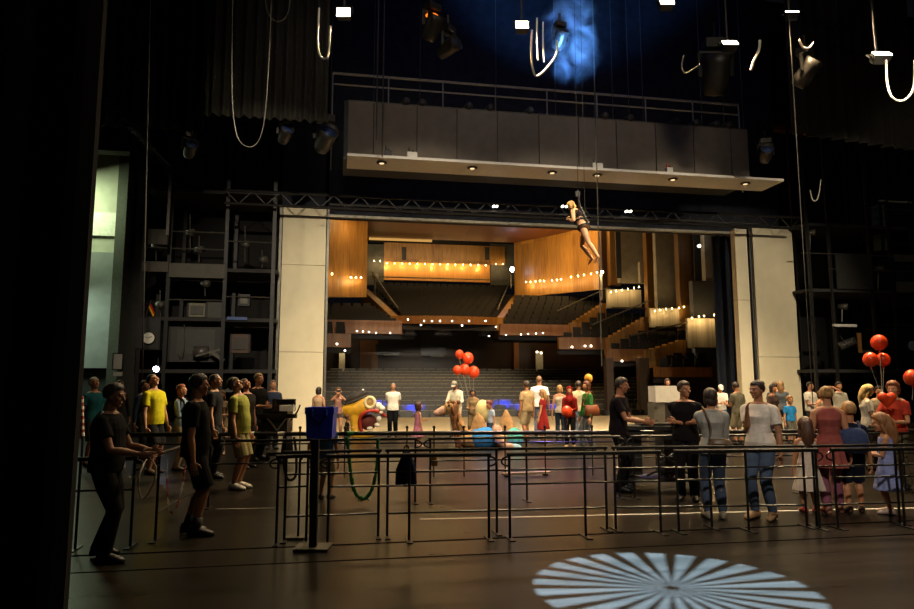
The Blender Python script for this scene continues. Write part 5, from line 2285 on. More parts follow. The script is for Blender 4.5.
# ------------------------------------------------------------------ balloons
def balloon(px_, py_, d, rpx, label, tie=None, mtl=BALL, heart=False, group=None):
    c = PD(px_, py_, d)
    k = rpx * d / F
    r = empty('balloon', c - V((0, 0, k * 1.2)), label, 'balloon', 0, group)
    m = MB()
    if heart:
        for sgn in (-1, 1):
            m.tube([c + RT * (sgn * k * .45) + V((0, 0, k * .30)), c + V((0, 0, -k * .75))], [k * .55, k * .14], 16, round_ends=True)
        bo = m.build('envelope', mtl, r, True)
        REMESH.append((bo, .016, 4, None))
    else:
        m.ell(c, (k, k, k * 1.12), None, 20, 14, 0, lambda q: 1 - (.12 * (-q.z) ** 2 * (1 if q.z < 0 else 0)))
        m.build('envelope', mtl, r, True)
    m = MB()
    kb = c - V((0, 0, k * (1.12 if not heart else .85)))
    m.lathe([(.004, .02), (.012, -.0), (.02, -.02), (.004, -.02)], kb, seg=8)
    m.build('knot', mtl, r, True)
    if tie is not None:
        m = MB()
        m.tube([kb, kb.lerp(tie, .5) + V((.01, 0, 0)), tie], .004, 5)
        m.build('string', mat('string_white', 'b8b0a0', .7), r)


d_ = 20.5
tie = PD(472, 415, d_)
G1 = None
for (x_, y_, rr, l) in ((459.5, 354.5, 4.3, 'topmost small red balloon above the camel riders'), (468, 358.5, 5.6, 'red balloon upper right in the bunch above the camel'), (457.5, 370.5, 4.6, 'red balloon lower left in the bunch above the camel'), (464.5, 370, 5.6, 'middle red balloon at the bottom of the bunch above the camel'), (473.5, 372.5, 5.9, 'large red balloon lower right in the bunch above the camel')):
    balloon(x_, y_, d_ + (x_ - 465) * .02, rr, l, tie)
balloon(567, 412, 17.4, 5.6, 'red balloon held low by the woman in the red headscarf', PD(567, 425, 17.5))
balloon(588.5, 378.5, 17.3, 4.2, 'glowing yellow-orange balloon above the woman in green', PD(590, 400, 17.3), mat('yellow_balloon', 'e8a83c', .25))
tie = PD(882, 400, 12.5)
for (x_, y_, rr, l) in ((879, 343, 7.6, 'topmost red balloon of the three at the right edge'), (870.5, 360, 7.0, 'lower left red balloon of the three at the right edge'), (883, 360, 6.6, 'lower right red balloon of the three at the right edge')):
    balloon(x_, y_, 12.5 + (x_ - 875) * .03, rr, l, tie)
balloon(912, 378, 12.3, 7.5, 'red balloon cut by the right edge of the view', PD(912, 400, 12.3))
balloon(887, 400, 10.9, 9.2, 'red heart-shaped balloon held by the woman in the red top', PD(893, 412, 11.4), BALL, True)
# ------------------------------------------------------------------ the people
K = '1c1a18'
P = {}
# left group
P['rope'] = person('grey-haired person in black t-shirt and dark trousers at far left, holding a rope', 105.5, 383, 560, 96, 'm', ('tee', '121010'), ('trousers', '14110f'), ('short', '4b463f'), '151311', 'a3765a', ('fore', 'fore'), (-6, -10), 1, .045, 1.1, .02, stance=.07, boots=True)
P['teal'] = person('person in teal t-shirt with pale hair looking up, beside the black drape', 93, 377, 466, 60, 'm', ('tee', '2a6a74'), ('shorts', '3b3a33'), ('short', 'b9b3a4'), '6a5a48', 'b98462', ('down', 'down'), (22, 0))
person('person with grey-blond hair in a dark top, far back beside the side door', 118, 380, 452, 40, 'f', ('long', '4a443c'), ('trousers', '2b2a28'), ('bob', '8c7a5a'), K, 'b98a68', ('down', 'down'), (15, 0))
person('person in dark blue jacket with brown hair, half hidden behind the man in yellow', 143, 380, 463, 70, 'f', ('jacket', '2b3644'), ('trousers', '23252a'), ('short', '4a3826'), K, 'b98a68', ('down', 'down'), (10, 0))
P['yellow'] = person('person in bright yellow polo shirt and black shorts looking up', 153, 373, 474, 75, 'm', ('polo', 'c9b91e'), ('shorts', '1d1b1b'), ('buzz', '3a2d22'), '5a4a3a', 'b57f5c', ('down2', 'down2'), (28, 0), 0, .02, 1.08, .02)
P['redhair'] = person('person with short red hair, pale denim jacket and beige trousers, carrying a black backpack', 180, 384, 470, 85, 'f', ('jacket', '7a8796'), ('trousers', 'a89878'), ('bob', '8a4a26'), '4a4038', 'c08a6a', ('down2', 'hold'), (12, 0))
P['polo'] = person('person in black polo shirt, black shorts and dark boots before the left barriers', 194, 374, 535, 105, 'm', ('polo', '0f0e0d'), ('shorts', '0e0d0d'), ('short', '2a211a'), '14120f', 'a5744f', ('down', 'down'), (0, 10), 0, .03, 1.08, .025, boots=True)
person('person with shaved head in black t-shirt behind the man in the black polo', 213, 373, 478, 95, 'm', ('tee', '1c1b1b'), ('trousers', '1b1b1d'), ('bald', '4a3a2c'), K, 'b07c58', ('down2', 'down2'), (8, 0), 0, .02)
person('small person in beige dress with long brown hair, between two men at left', 221, 390, 455, 5, 'f', ('dress', '9c8868'), None, ('long', '6a4a30'), '8a7050', 'b98a68', ('hold', 'hold'), (0, 0))
P['green'] = person('person in yellow-green shirt, beige cargo shorts, white shoes and backward cap looking up', 238, 376, 489, 85, 'm', ('polo', '8f8c3c'), ('shorts', '8f8258'), ('short', '5a4a38'), 'd8d2c0', 'b88260', ('down2', 'down2'), (34, 0), -2, .0, 1.1, .03, ('backcap', '4b4a3a'))
person('person in dark shirt with reddish face looking up behind the backward cap', 246, 378, 468, 70, 'm', ('tee', '2a2422'), ('trousers', '262320'), ('short', '4a3a2a'), K, 'b87a5a', ('down', 'down'), (30, 0))
person('person in black t-shirt with short fair hair left of the television camera', 257, 373, 460, 60, 'm', ('tee', '191817'), ('trousers', '1b1a1a'), ('crop', '8a6a44'), K, 'b8805c', ('down2', 'hold'), (4, 0))
P['op'] = person('person in navy shirt with cropped hair operating the television camera', 272, 380, 449, 30, 'm', ('tee', '2a3346'), ('trousers', '22242a'), ('crop', '5a452f'), K, 'b07a58', ('hold', 'fore'), (4, 0))
# around the blue box and yellow head
P['bare'] = person('person with dark hair and bare shoulders from behind, at the cream panel edge', 318, 387, 441, 175, 'f', ('tank', 'b89a78'), ('skirt', '5a4a3c'), ('bob', '241a14'), K, 'c08c66', ('hold', 'down'), (0, -20))
P['kid'] = person('child in blue shirt and beige shorts standing behind the blue box post', 326, 413, 499, 170, 'c', ('tee', '40597a'), ('shorts', 'a89878'), ('short', '3a2a1c'), '3a332c', 'a8744f', ('side', 'down'), (0, 0))
P['photo'] = person('person in pinkish top and dark shorts raising both hands for a photo', 338, 387, 441, 10, 'f', ('tank', 'a87a68'), ('hotpants', '4a4440'), ('bob', '6a4a2e'), '7a6248', 'c89068', ('photo', 'photo'), (8, 0))
person('small crouched child with reddish-brown hair beside the yellow costume head', 347, 416, 445, 120, 'c', ('tee', '3a2c28'), ('shorts', '2c2a28'), ('short', '5a2f1c'), K, 'a8744f', ('down', 'hold'), (0, 0))
P['white'] = person('person in white polo shirt and black trousers, bald, standing facing the stage', 393, 382.5, 437, 0, 'm', ('polo', 'e6e0cc'), ('trousers', '0c0c0d'), ('bald', '8a7a68'), K, 'b57f5a', ('back', 'back'), (0, 0), 0, 0, 1.05)
P['pink'] = person('small girl in a pink dress with brown hair beside the white-shirted man', 418, 403, 447, 120, 'c', ('gown', 'd88aa8'), None, ('bob', '4a2c1e'), 'c8a8a0', 'c08a66', ('hold', 'down'), (0, 0))
# camel group
person('person in white shirt and white cap leaning over the camel head', 456, 380, 437, -20, 'm', ('long', 'e2d9bc'), ('trousers', 'd8cca8'), ('short', 'b0a890'), K, 'b57f5a', ('fore', 'fore'), (-28, 0), 8, 0, 1.0, 0, ('cap', 'f0eadc'))
person('person with dark curly hair and camouflage jacket behind the red balloon strings', 473, 389, 440, -10, 'f', ('long', '8a7350'), ('trousers', '7a6848'), ('curly', '1e1814'), K, 'a06f4c', ('hold', 'hold'), (-10, 0))
person('child in pale blue t-shirt with reddish hair behind the camel humps', 491, 401, 443, -60, 'c', ('tee', 'b4c4d8'), ('shorts', '3c4a6a'), ('short', '7a3a34'), K, 'c08a66', ('down', 'down'), (-20, 0))
# middle group
person('person in tan t-shirt and tan shorts walking left, right of the camels', 527, 381, 441, -150, 'm', ('tee', 'b89c70'), ('shorts', 'b8a47c'), ('short', '3a2a1c'), '6a543c', 'b07850', ('down', 'down'), (0, 0), 0, .06)
person('person in bright white t-shirt with cropped hair, seen from behind', 539.5, 376, 437, 170, 'm', ('tee', 'f2eee4'), ('trousers', '6a7488'), ('crop', '7a5a3c'), K, 'b8805a', ('down2', 'down2'), (0, 0), 0, 0, 1.1)
person('girl in red dress with fair hair walking left beside the tan t-shirt', 543, 389, 444, -110, 'f', ('dress', '9a2a26'), None, ('long', 'a8804c'), '7a6248', 'c48c64', ('down2', 'side'), (0, 0), 0, .05)
person('person in grey sleeveless top and dark jeans with blond bob, seen from behind', 560, 385, 441, 165, 'f', ('tank', 'b8ae98'), ('slim', '2a3440'), ('bob', 'a8804c'), K, 'c48c64', ('down', 'hold'), (0, 0))
P['scarf'] = person('person in dark red headscarf and red top with black trousers holding a red balloon', 570, 386, 448, -15, 'f', ('long', '8e2420'), ('slim', '1c1a1c'), ('none', K), 'b09070', 'b8805a', ('hold', 'hold'), (-4, 0), 0, 0, 1.0, 0, ('scarf', '8e2420'))
person('person in cream shirt and pale jeans seen from behind the red headscarf', 579, 381, 441, 170, 'm', ('tee', 'd0c098'), ('trousers', '7c8894'), ('short', '3a2a1c'), K, 'b8805a', ('down', 'down'), (0, 0))
P['gw'] = person('person in shiny green top and grey jeans walking left with a rust shoulder bag', 588, 381, 451, -75, 'f', ('long', '3c7a3c'), ('trousers', '5c6064'), ('bob', '6a3c22'), '3a332c', 'c48c64', ('down2', 'down2'), (0, 0), 0, .05, 1.05)
# cart group
P['cart'] = person('person in dark t-shirt and dark trousers with cropped hair working at the black cart', 619, 377, 491, 65, 'm', ('tee', '1e1719'), ('trousers', '121011'), ('crop', '3c3026'), K, 'a86f4c', ('fore', 'reach'), (-2, 0), 4, .0, 1.05)
person('person whose face shows just above the white top block of the tall case', 668, 378.5, 433, 5, 'f', ('long', '6a5038'), ('trousers', '2c2824'), ('bob', '3a2418'), K, 'b8805a', ('down', 'down'), (0, 0))
P['fold'] = person('person in black t-shirt with folded arms, left of the grey long-sleeved back', 686, 381, 500, -25, 'm', ('tee', '151112'), ('trousers', '100e0f'), ('short', '3c2a1c'), K, 'ab7550', ('fold', 'fold'), (0, 45), 0, .0, 1.06)
P['grey'] = person('person in grey long-sleeved top and blue jeans, dark bob, seen from behind', 713, 388, 519, 172, 'f', ('long', '9a968c'), ('slim', '3c4658'), ('bob', '33241a'), '6a6050', 'b8805a', ('fold', 'hold'), (0, 15), 0, .0, 1.1)
P['blouse'] = person('person in loose white blouse and blue jeans with dark hair tied back', 761, 380, 519, -50, 'f', ('tee', 'd8ccbc'), ('slim', '4a566a'), ('bun', '2a1c14'), '8a6a48', '9c6847', ('down2', 'chest'), (0, -15), 0, .02, 1.16, .02)
person('person in white t-shirt, jeans and pale cap looking down before the dark curtain', 721, 384, 435, -10, 'm', ('tee', 'e0d8c4'), ('trousers', '5c6c84'), ('crop', 'a08a68'), K, 'b8805a', ('hold', 'hold'), (-30, 0), 4, 0, 1, 0, ('cap', 'dcd4c2'))
person('person in olive t-shirt and khaki shorts from behind at the right portal panels', 738, 382, 445, -160, 'm', ('tee', '6a6654'), ('shorts', '8a8064'), ('short', '33261a'), K, 'ab7550', ('hold', 'down'), (-10, 0))
person('person with dark brown hair half hidden behind the white blouse', 774, 384, 447, 30, 'f', ('tee', '4a3a34'), ('trousers', '2c2a2a'), ('bob', '2c1c14'), K, 'b0784f', ('down', 'down'), (0, 0))
person('person in dark grey top standing left of the long-haired one in grey', 776, 382, 438, 160, 'm', ('tee', '5c5850'), ('trousers', '3a3a3c'), ('short', '5c4228'), K, 'b8805a', ('down', 'down'), (0, 0))
person('person in grey t-shirt with long light brown hair beside the boy in blue', 782, 381, 439, 150, 'f', ('tee', '5e6468'), ('slim', '3a4454'), ('long', '8a6438'), K, 'c48c64', ('down', 'down'), (0, 0))
person('boy in bright blue t-shirt before the right portal panels', 790.5, 396, 444, 10, 'c', ('tee', '2c86c8'), ('shorts', '5a5a50'), ('short', '8a6438'), K, 'c08a66', ('down', 'down'), (0, 0))
# right group
person('person in white shirt with dark hair, farthest back right of the portal panels', 811, 382, 440, 20, 'm', ('tee', 'd8d0bc'), ('trousers', '3a3632'), ('short', '2a1e16'), K, 'b8805a', ('hold', 'hold'), (0, 0))
person('person in white shirt with hand raised to the head, back by the right tower', 840, 382, 441, 0, 'm', ('tee', 'b8b09c'), ('trousers', '2c2a2a'), ('short', '241a14'), K, 'b8805a', ('down', 'face'), (0, 0))
P['bun'] = person('person in dusty red tunic with blond bun, seen from behind', 830, 386, 514, 165, 'f', ('tunic', '8e4a42'), ('slim', '7c4a5a'), ('bun', '9a7444'), '8a5a48', 'b8805a', ('down', 'down'), (0, 0), 0, .05, 1.08)
P['bp'] = person('child in navy top and navy shorts with blond hair wearing the navy backpack', 852, 401, 513, 160, 'c', ('tee', '161b2a'), ('shorts', '181c2a'), ('short', '9a7444'), '4a3a34', 'b07850', ('down', 'down'), (0, 0), 0, .03)
P['cream'] = person('small girl in cream-white dress with brown hair, left of the dusty red tunic', 808, 419, 513, 170, 'c', ('gown', 'c8b8a4'), None, ('long', '4a2e1e'), 'a03c34', 'b07850', ('down', 'side'), (0, 0))
P['lav'] = person('girl in lavender-blue dress with long light brown hair, at the right edge', 887, 414, 514, -120, 'c', ('gown', '8088b4'), None, ('long', '8a5c34'), 'a08a80', 'b8805a', ('hold', 'hold'), (-12, 0))
person('person in white top with long blond hair behind the children at right', 868, 384, 470, 70, 'f', ('tee', 'd0c4b0'), ('trousers', '4a4238'), ('long', 'd8b878'), K, 'c89870', ('hold', 'hold'), (-15, 0))
person('person in beige t-shirt with dark hair between the blond woman and the red top', 881, 386, 460, -20, 'm', ('tee', '9a8c74'), ('trousers', '4a4438'), ('short', '2c2018'), K, 'b8805a', ('down', 'hold'), (0, 0))
P['redtop'] = person('person in red top and khaki trousers with curly reddish hair holding the heart balloon', 897, 381, 488, -50, 'f', ('tee', 'a83a28'), ('trousers', '5c543e'), ('curly', '7a4424'), K, 'c48c64', ('hold', 'fore'), (-4, 0))
person('person in dark top with fair hair behind the blond bun, arm raised to face', 822, 390, 452, 30, 'f', ('tank', '8a8074'), ('trousers', '3a3632'), ('bob', '6a4c2e'), K, 'c48c64', ('face', 'down'), (0, 0))

# hanging acrobat
d_ = 15.2
zt_, zl_ = PD(576, 195, d_).z, PD(590, 263, d_).z
P['fly'] = person('person in dark corset and briefs hanging in the air from thin wires above the opening', 581, 195, 263, -128, 'f', ('bra', '2c2424'), ('brief', '4a3420'), ('bob', 'b08a4a'), None, 'd09a72', ((.10, .14, .66), (.12, .10, .68)), (-8, 0), 26, 0, 1.25, 0, None, d_, 229, None, .03, zt_ - zl_ + .02,
                  [(.035, -.27, .07), (.05, -.13, .085)], zl_ - .04)


# things people carry -----------------------------------------------
def backpack(p, label, col, sz=1.0):
    H, T = p['H'], p['T']
    M = wm(p['root'])
    c = M @ T(0, -.115, .16)
    r = empty('backpack', c, label, 'backpack')
    m = MB()
    rr = []
    for dz, w, dd in ((.03, .06, .03), (.05, .085, .05), (.12, .092, .055), (.21, .085, .05), (.255, .06, .035), (.265, .03, .02)):
        rr.append([M @ T(math.cos(t * PI / 6) * w * sz, -.112 + math.sin(t * PI / 6) * dd * sz, dz) for t in range(12)])
    m.loft(rr)
    m.build('body', cloth(col), r, True)
    m = MB()
    rr = []
    for dz, w in ((.05, .05), (.06, .062), (.13, .062), (.145, .045)):
        rr.append([M @ T(math.cos(t * PI / 5) * w * sz, -.16 + math.sin(t * PI / 5) * .022, dz) for t in range(10)])
    m.loft(rr)
    m.build('pocket', cloth(col), r, True)
    for s in (-1, 1):
        m = MB()
        m.tube(smooth_path([M @ T(s * .06, -.085, .25), M @ T(s * .064, -.02, .315), M @ T(s * .066, .062, .27), M @ T(s * .075, .074, .19), M @ T(s * .09, .0, .10), M @ T(s * .075, -.08, .07)]), .012 * H, 6)
        m.build('strap', cloth(col), r)


backpack(P['bp'], 'navy backpack on the back of the blond child at right', '3a4462', 1.35)
backpack(P['redhair'], 'black backpack on the back of the red-haired person in denim', '1b1a1a')


def handbag(p, label, col, side, dz=-.02, w=.10, h=.075, across=True, fwd=0):
    T = p['T']
    M = wm(p['root'])
    H = p['H']
    c = M @ T(side * .13, fwd, dz)
    r = empty('shoulder_bag', c, label, 'bag')
    m = MB()
    rr = []
    for k, (q, ww, dd) in enumerate(((-h, w * .8, .025), (-h * .9, w, .04), (0, w * 1.0, .042), (h * .7, w * .85, .03), (h * .8, w * .7, .012))):
        rr.append([M @ (T(side * .135, fwd, dz) + V((math.sin(t * PI / 6) * dd * H, math.cos(t * PI / 6) * ww * H, q * H))) for t in range(12)])
    m.loft(rr)
    m.build('body', mat('bag_' + col, col, .45, var=.15), r, True)
    m = MB()
    a, b = T(side * .135, fwd - w * .7, dz + h * .7), T(side * .135, fwd + w * .7, dz + h * .7)
    tp = T(side * (.05 if across else .10) * (-1 if across else 1), 0, .316)
    m.tube(smooth_path([M @ a, M @ T(side * .05, -.085, .15), M @ T(-side * .03 if across else side * .09, -.06, .27), M @ tp, M @ T(-side * .03 if across else side * .09, .06, .26), M @ T(side * .06, .10, .14), M @ b], 5), .007 * H, 6)
    m.build('strap', mat('bag_' + col, col), r)
    return r


handbag(P['gw'], 'rust brown shoulder bag carried by the woman in the shiny green top', '8a4a2a', -1, .06, .115, .085, False)
# brown bag on the back of the woman in grey
M_ = wm(P['grey']['root'])
T_ = P['grey']['T']
H_ = P['grey']['H']
r = empty('shoulder_bag', M_ @ T_(.03, -.12, .03), 'brown leather shoulder bag hanging across the back of the woman in grey', 'bag')
m = MB()
rr = []
for q, ww, dd in ((-.055, .07, .025), (-.045, .09, .038), (.0, .092, .04), (.045, .075, .03), (.052, .06, .012)):
    rr.append([M_ @ (T_(.035, -.105, .035) + V((math.cos(t * PI / 6) * ww * H_, math.sin(t * PI / 6) * dd * H_, q * H_))) for t in range(12)])
m.loft(rr)
m.build('body', mat('bag_5c4630', '5c4630', .45, var=.15), r, True)
m = MB()
m.bar(M_ @ T_(-.03, -.15, .05), M_ @ T_(.10, -.15, .05), .03 * H_, .008)
m.build('flap', mat('bag_4a3826', '4a3826', .45), r)
m = MB()
m.tube(smooth_path([M_ @ T_(-.05, -.105, .07), M_ @ T_(-.03, -.10, .16), M_ @ T_(-.05, -.085, .25), M_ @ T_(-.065, 0, .325), M_ @ T_(-.02, .09, .2), M_ @ T_(.10, .075, .09), M_ @ T_(.12, -.06, .06)], 5), .007 * H_, 6)
m.build('strap', mat('bag_5c4630', '5c4630'), r)
# rope in the hands of the man at far left
M_ = wm(P['rope']['root'])
w0 = M_ @ P['rope']['arms'][1][2]
w1 = M_ @ P['rope']['arms'][0][2]
dv = ((w0 - M_ @ P['rope']['arms'][1][1]).normalized()) * .08
m = MB()
m.tube(smooth_path([w0 + dv, w0 + dv + V((.08, 0, -.12)), w0 + dv + V((.06, 0, -.30)), w0 + dv + V((-.02, -.02, -.42)), w0 + dv + V((-.06, -.03, -.30)), w0 + dv + V((-.05, -.04, -.16)), w1]), .008, 7)
o = m.build('rope', mat('rope_pale', '9a9078', .8, scale=60, var=.2))
tag(o, 'pale rope dangling from the hands of the man at far left', 'rope')
# tool pouch on his belt
c = M_ @ P['rope']['T'](-.10, -.02, -.02)
r = empty('tool_pouch', c, 'black tool pouch on the belt of the man at far left', 'pouch')
m = MB()
Rm = M_.to_3x3()
m.loft([[c + Rm @ V((sx * .035, sy * .07, zz)) for sx, sy in ((-1, -1), (1, -1), (1, 1), (-1, 1))] for zz in (-.14, .02)])
m.build('body', RUBBER, r)
m = MB()
m.bar(c + Rm @ V((-.04, .02, -.06)), c + Rm @ V((-.04, .02, .08)), .03)
m.build('flap', STEEL, r)
# phone camera of the woman with raised hands
M_ = wm(P['photo']['root'])
c = M_ @ ((P['photo']['arms'][0][2] + P['photo']['arms'][1][2]) / 2 + V((0, .03, .09)))
Rm = M_.to_3x3()
m = MB()
m.box(c, (.14, .012, .075), Rm)
o = m.build('phone', RUBBER)
tag(o, 'dark phone held up by the woman in the pinkish top', 'phone')
# wires and harness of the acrobat
M_ = wm(P['fly']['root'])
T_ = P['fly']['T']
r = empty('flying_harness', M_ @ T_(0, -.08, .1), 'black flying harness with two thin wires on the hanging acrobat', 'harness')
m = MB()
for q in (.0, .10):
    m.tube([M_ @ T_(math.cos(t * PI / 8) * .105, math.sin(t * PI / 8) * .082, q + .01) for t in range(16)], .014 * P['fly']['H'], 6, closed=True)
m.tube([M_ @ T_(0, -.085, .0), M_ @ T_(0, -.09, .3)], .03, 8)
m.build('belt', RUBBER, r)
m = MB()
for s in (-1, 1):
    a = M_ @ T_(s * .10, -.02, .10)
    m.tube([a, V((a.x, a.y, a.z + .95)), V((a.x + .02, a.y, 17))], [.012, .0045, .0045], 6)
m.build('wire', STEEL, r)
m = MB()
a = M_ @ T_(0, -.07, .34)
m.box(a + V((0, 0, .28)), (.10, .05, .12))
m.tube([M_ @ T_(0, -.09, .28), a + V((0, 0, .3))], .018, 8)
m.build('clip', RUBBER, r)

finish_remesh()
# ------------------------------------------------------------------ lights
W_ = bpy.data.worlds.new('world')
SC.world = W_
W_.use_nodes = True
bg = W_.node_tree.nodes['Background']
bg.inputs[0].default_value = (.10, .10, .13, 1)
bg.inputs[1].default_value = .02


def light(kind, name, loc, power, col, target=None, size=.2, size_y=None, spot=60, blend=.4):
    l = bpy.data.lights.new(name, kind)
    l.energy = power
    l.color = lin(col)[:3] if isinstance(col, str) else col
    if kind == 'AREA':
        l.size = size
        if size_y:
            l.shape = 'RECTANGLE'
            l.size_y = size_y
    elif kind == 'SPOT':
        l.spot_size = rad(spot)
        l.spot_blend = blend
        l.shadow_soft_size = size
    else:
        l.shadow_soft_size = size
    o = bpy.data.objects.new(name, l)
    COL.objects.link(o)
    o.location = loc
    if target is not None:
        o.rotation_euler = (V(target) - V(loc)).to_track_quat('-Z', 'Y').to_euler()
    return o


WARM = 'ffdfae'
# the six work lights
tg = [(0, 9, 0), (3.5, 12, 0), (7, 8, 0), (9, 14, 0), (11, 11, 0), (11, 8, 0)]
pw = [1200, 2200, 1900, 2400, 1900, 2200]
for (c, w), t, e in zip(WL, tg, pw):
    light('SPOT', 'work_light_beam', c + V((0, 0, -.15)) - HF * .25, e, WARM, t, .12, spot=104, blend=.8)
# downlights in the bridge
for c in DL_B:
    light('SPOT', 'bridge_downlight', c + V((0, 0, -.07)), 1500, 'ffe6c4', c + V((0, 1.0, -8)), .06, spot=100, blend=.8)
# spots added out of view downstage, high up, to brighten the opening and crowd
for x_ in (-2.0, 2.5, 7, 11.5, 16):
    light('SPOT', 'front_fill', (x_, 5.5, 9.6), 5300, 'fff0d6', (x_ * .95, YP, 3.6), .15, spot=36, blend=.7)
for x_ in (-4.0, 2, 8, 14):
    light('SPOT', 'front_crowd_fill', (x_, 4, 10.5), 5000, 'ffe6c0', (x_ * 1.1, 18, 1.0), .15, spot=34, blend=.8)
for x_ in (0.2, 5, 9.8):
    light('SPOT', 'bridge_fill', (x_, 7, 12.5), 600, 'fff0dc', (x_, YB, 9.7), 1.3, spot=36, blend=1)  # added soft spots, brighten the bridge panels
# fill area lights added out of view high above the downstage floor
for x_, y_, e in ((-1, 1, 6), (6, 0, 50), (3, 8, 26), (9, 6, 70)):
    light('AREA', 'overhead_fill', (x_, y_, 14), e, 'ffeccc', (x_, y_ + 2, 0), .9)
light('SPOT', 'right_group_fill', (1.5, -1, 10), 2600, 'fff2e2', (6.5, 9.0, 1.1), .15, spot=34, blend=.8)  # added spot, brightens the people at right from the front
light('SPOT', 'left_crowd_fill', (5, 17, 9), 6500, 'ffeec4', (-4.6, 11.6, 1.3), .15, spot=30, blend=.7)  # added spot, lifts the people at mid left
# weak spots added to make the galleries visible
light('SPOT', 'gallery_fill', (0, 10, 11), 200, 'fff0cc', (-7, 23, 6), .2, spot=36, blend=.8)
light('SPOT', 'gallery_fill', (14, 9, 11), 300, 'fff0cc', (22, 24, 6), .2, spot=40, blend=.8)
# violet wash on the floor in the middle
light('SPOT', 'violet_wash', (6.5, 19, 9.2), 4500, '8a78ff', G(530, 466), .15, spot=34, blend=.9)
# blue patches on the stalls
for x_, y_ in ((PY(362, 402, 37).x, 37), (PY(377, 402, 37).x, 37.5), (PY(412, 402, 37).x, 37), (PY(504, 402, 37).x, 37.5), (PY(519, 402, 37).x, 37), (PY(551, 402, 37).x, 37)):
    light('SPOT', 'blue_stalls_spot', (x_, 27, 9), 120000, '1c3cff', (x_, y_ - .5, .2), .08, spot=7, blend=.9)
# auditorium
def avg(pts):
    s = V((0, 0, 0))
    for p in pts:
        s += p
    return s / len(pts)


for pts, e, step in ((SC_B, 34, 2), (SC_B2, 16, 1), (SC_R, 26, 2), (SC_R2, 13, 2), (SC_R3, 13, 2), (SC_R4, 14, 1), (SC_L, 16, 1)):
    for p in pts[::step]:
        light('POINT', 'sconce_light', p + V((0, -.10, -.16)), e, 'ffd088', None, .05)
light('AREA', 'balcony_wall_wash', (7, 53.0, 13.4), 130, 'ffd9a0', (7, 57.5, 13.0), 10, .5)
light('AREA', 'right_wall_wash', (11.5, 40, 12.2), 350, 'ffcc80', (15, 45.5, 10.0), 3, 1)
c = PY(580, 214, 43.2)
light('AREA', 'right_wall_cove', (c.x - .6, c.y - .9, 12.5), 260, 'ffd088', (c.x, c.y + .3, 9.5), 4, .3)
c = PY(356, 214, 43.6)
light('AREA', 'left_wall_cove', (c.x + .2, c.y - .9, 12.5), 60, 'ffd088', (c.x, c.y + .3, 9.5), 1.2, .3)
light('AREA', 'left_wall_wash', (-3.5, 38, 12.3), 40, 'ffcc80', (-4.5, 43, 9.5), 2.0, 1)
light('AREA', 'house_light', (7.6, 38, 12.5), 420, 'ffcf90', (7.6, 40, 0), 12, 8)
light('AREA', 'cove_light', (6, 54.5, 13.6), 120, 'ffcf88', (5, 50, 13.0), 8, .3)
for px_ in (342, 539.5):
    c = PY(px_, 351, 50.6)
    light('POINT', 'door_lamp', c + V((0, -.35, -.1)), 14, 'fff0cc', None, .08)
light('AREA', 'cove_strip_light', (PY(410, 232, 50.5).x, 50.3, 12.99), 40, 'ffd898', PY(410, 233, 51.2), 5, .2)
light('AREA', 'stalls_fill', (7.6, 36, 11.5), 500, 'ffdca0', (7.6, 43, 0), 8, 2)  # added area light to brighten the seat rows
# follow spot
c = PY(512, 269.5, 49)
light('SPOT', 'follow_spot_beam', c + V((0, -.4, 0)), 9000, 'cfdcff', PD(575, 225, 15.2), .15, spot=8, blend=.5)
# side stage fluorescent
light('AREA', 'side_stage_light', (x1 - 2.2, 26.6, 9.5), 220, 'dff0c4', (x1 - 1.0, 28.0, 5.6), 2.0, .5)
light('AREA', 'side_stage_fill', (x1 - 2.5, 26.3, 5.5), 150, 'd8ecd0', (x1 - 1, 25, 0), 1.5, .5)  # added low light, brightens the lower part of the side stage
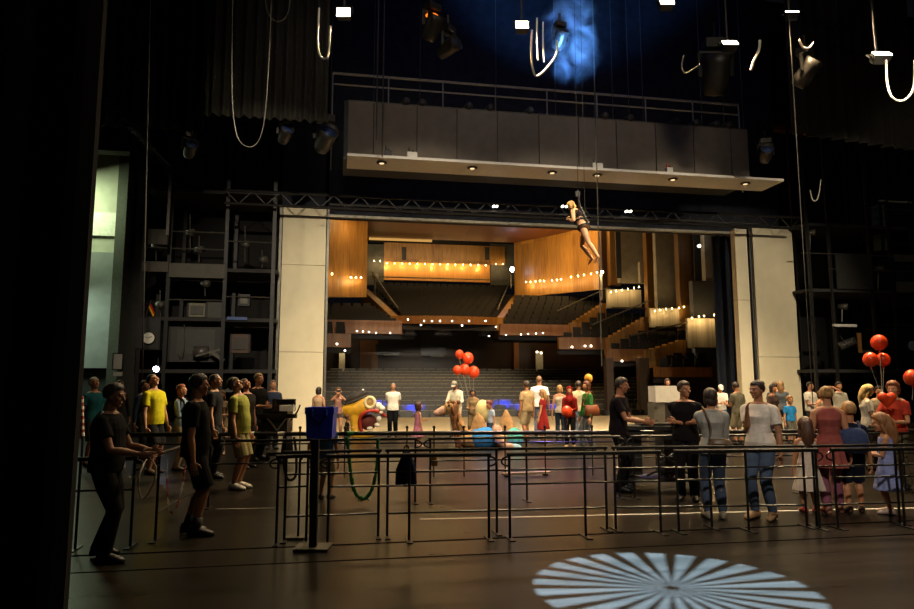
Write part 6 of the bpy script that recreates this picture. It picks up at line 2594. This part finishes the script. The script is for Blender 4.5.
# blue light in the flies
light('SPOT', 'blue_moving_light', PD(573, 97, 15.2), 4200, '5a9cff', PD(574, 36, 17), .1, spot=56, blend=.6)
light('AREA', 'header_tint_wash', (7, 16, 16.5), 60, '6a7cd8', (7, 23.9, 13), 10, 1)  # added wash on the header, stands in for bluish haze
# gobo light: a lantern overhead with a slotted disc throwing a sunburst on the floor
gc = G(672, 588)
zs_ = 10.5
gb = empty('gobo_lantern', (gc.x, gc.y, zs_), 'black overhead lantern with a slotted disc throwing the sunburst on the floor', 'stage light')
m = MB()
zz_ = zs_ - .6
n_ = 24
Rg = 1.19 * .6 / zs_
R0_ = .022 * .6 / zs_ * 5
for k in range(n_):
    a0, a1 = 2 * PI * k / n_, 2 * PI * (k + .40) / n_
    m.prism([V((gc.x + math.cos(a) * rr_, gc.y + math.sin(a) * rr_, zz_)) for rr_, a in ((R0_ * .5, a0), (Rg, a0), (Rg, a1), (R0_ * .5, a1))], (0, 0, .0006))
ring_o = [V((gc.x + math.cos(2 * PI * k / 48) * Rg * 4, gc.y + math.sin(2 * PI * k / 48) * Rg * 4, zz_)) for k in range(48)]
ring_i = [V((gc.x + math.cos(2 * PI * k / 48) * Rg * .99, gc.y + math.sin(2 * PI * k / 48) * Rg * .99, zz_)) for k in range(48)]
for k in range(48):
    j = (k + 1) % 48
    m.prism([ring_i[k], ring_o[k], ring_o[j], ring_i[j]], (0, 0, .0006))
m.lathe([(0, 0), (R0_ * .55, 0), (R0_ * .55, .0006), (0, .0006)], (gc.x, gc.y, zz_), seg=20)
m.build('slotted_disc', BLK, gb)
m = MB()
m.lathe([(.28, -.66), (.30, -.66), (.30, .4), (.0, .45), (.0, .42), (.28, .38), (.28, -.66)], (gc.x, gc.y, zs_), seg=24, cap=False)
m.build('housing', BLK, gb, True)
m = MB()
m.bar((gc.x, gc.y, zs_ + .4), (gc.x, gc.y, zs_ + 1.5), .05)
m.build('hanger', STEEL, gb)
light('SPOT', 'gobo_beam', (gc.x, gc.y, zs_), 170000, '9accff', (gc.x, gc.y + .0001, 0), .0018, spot=16, blend=.0)
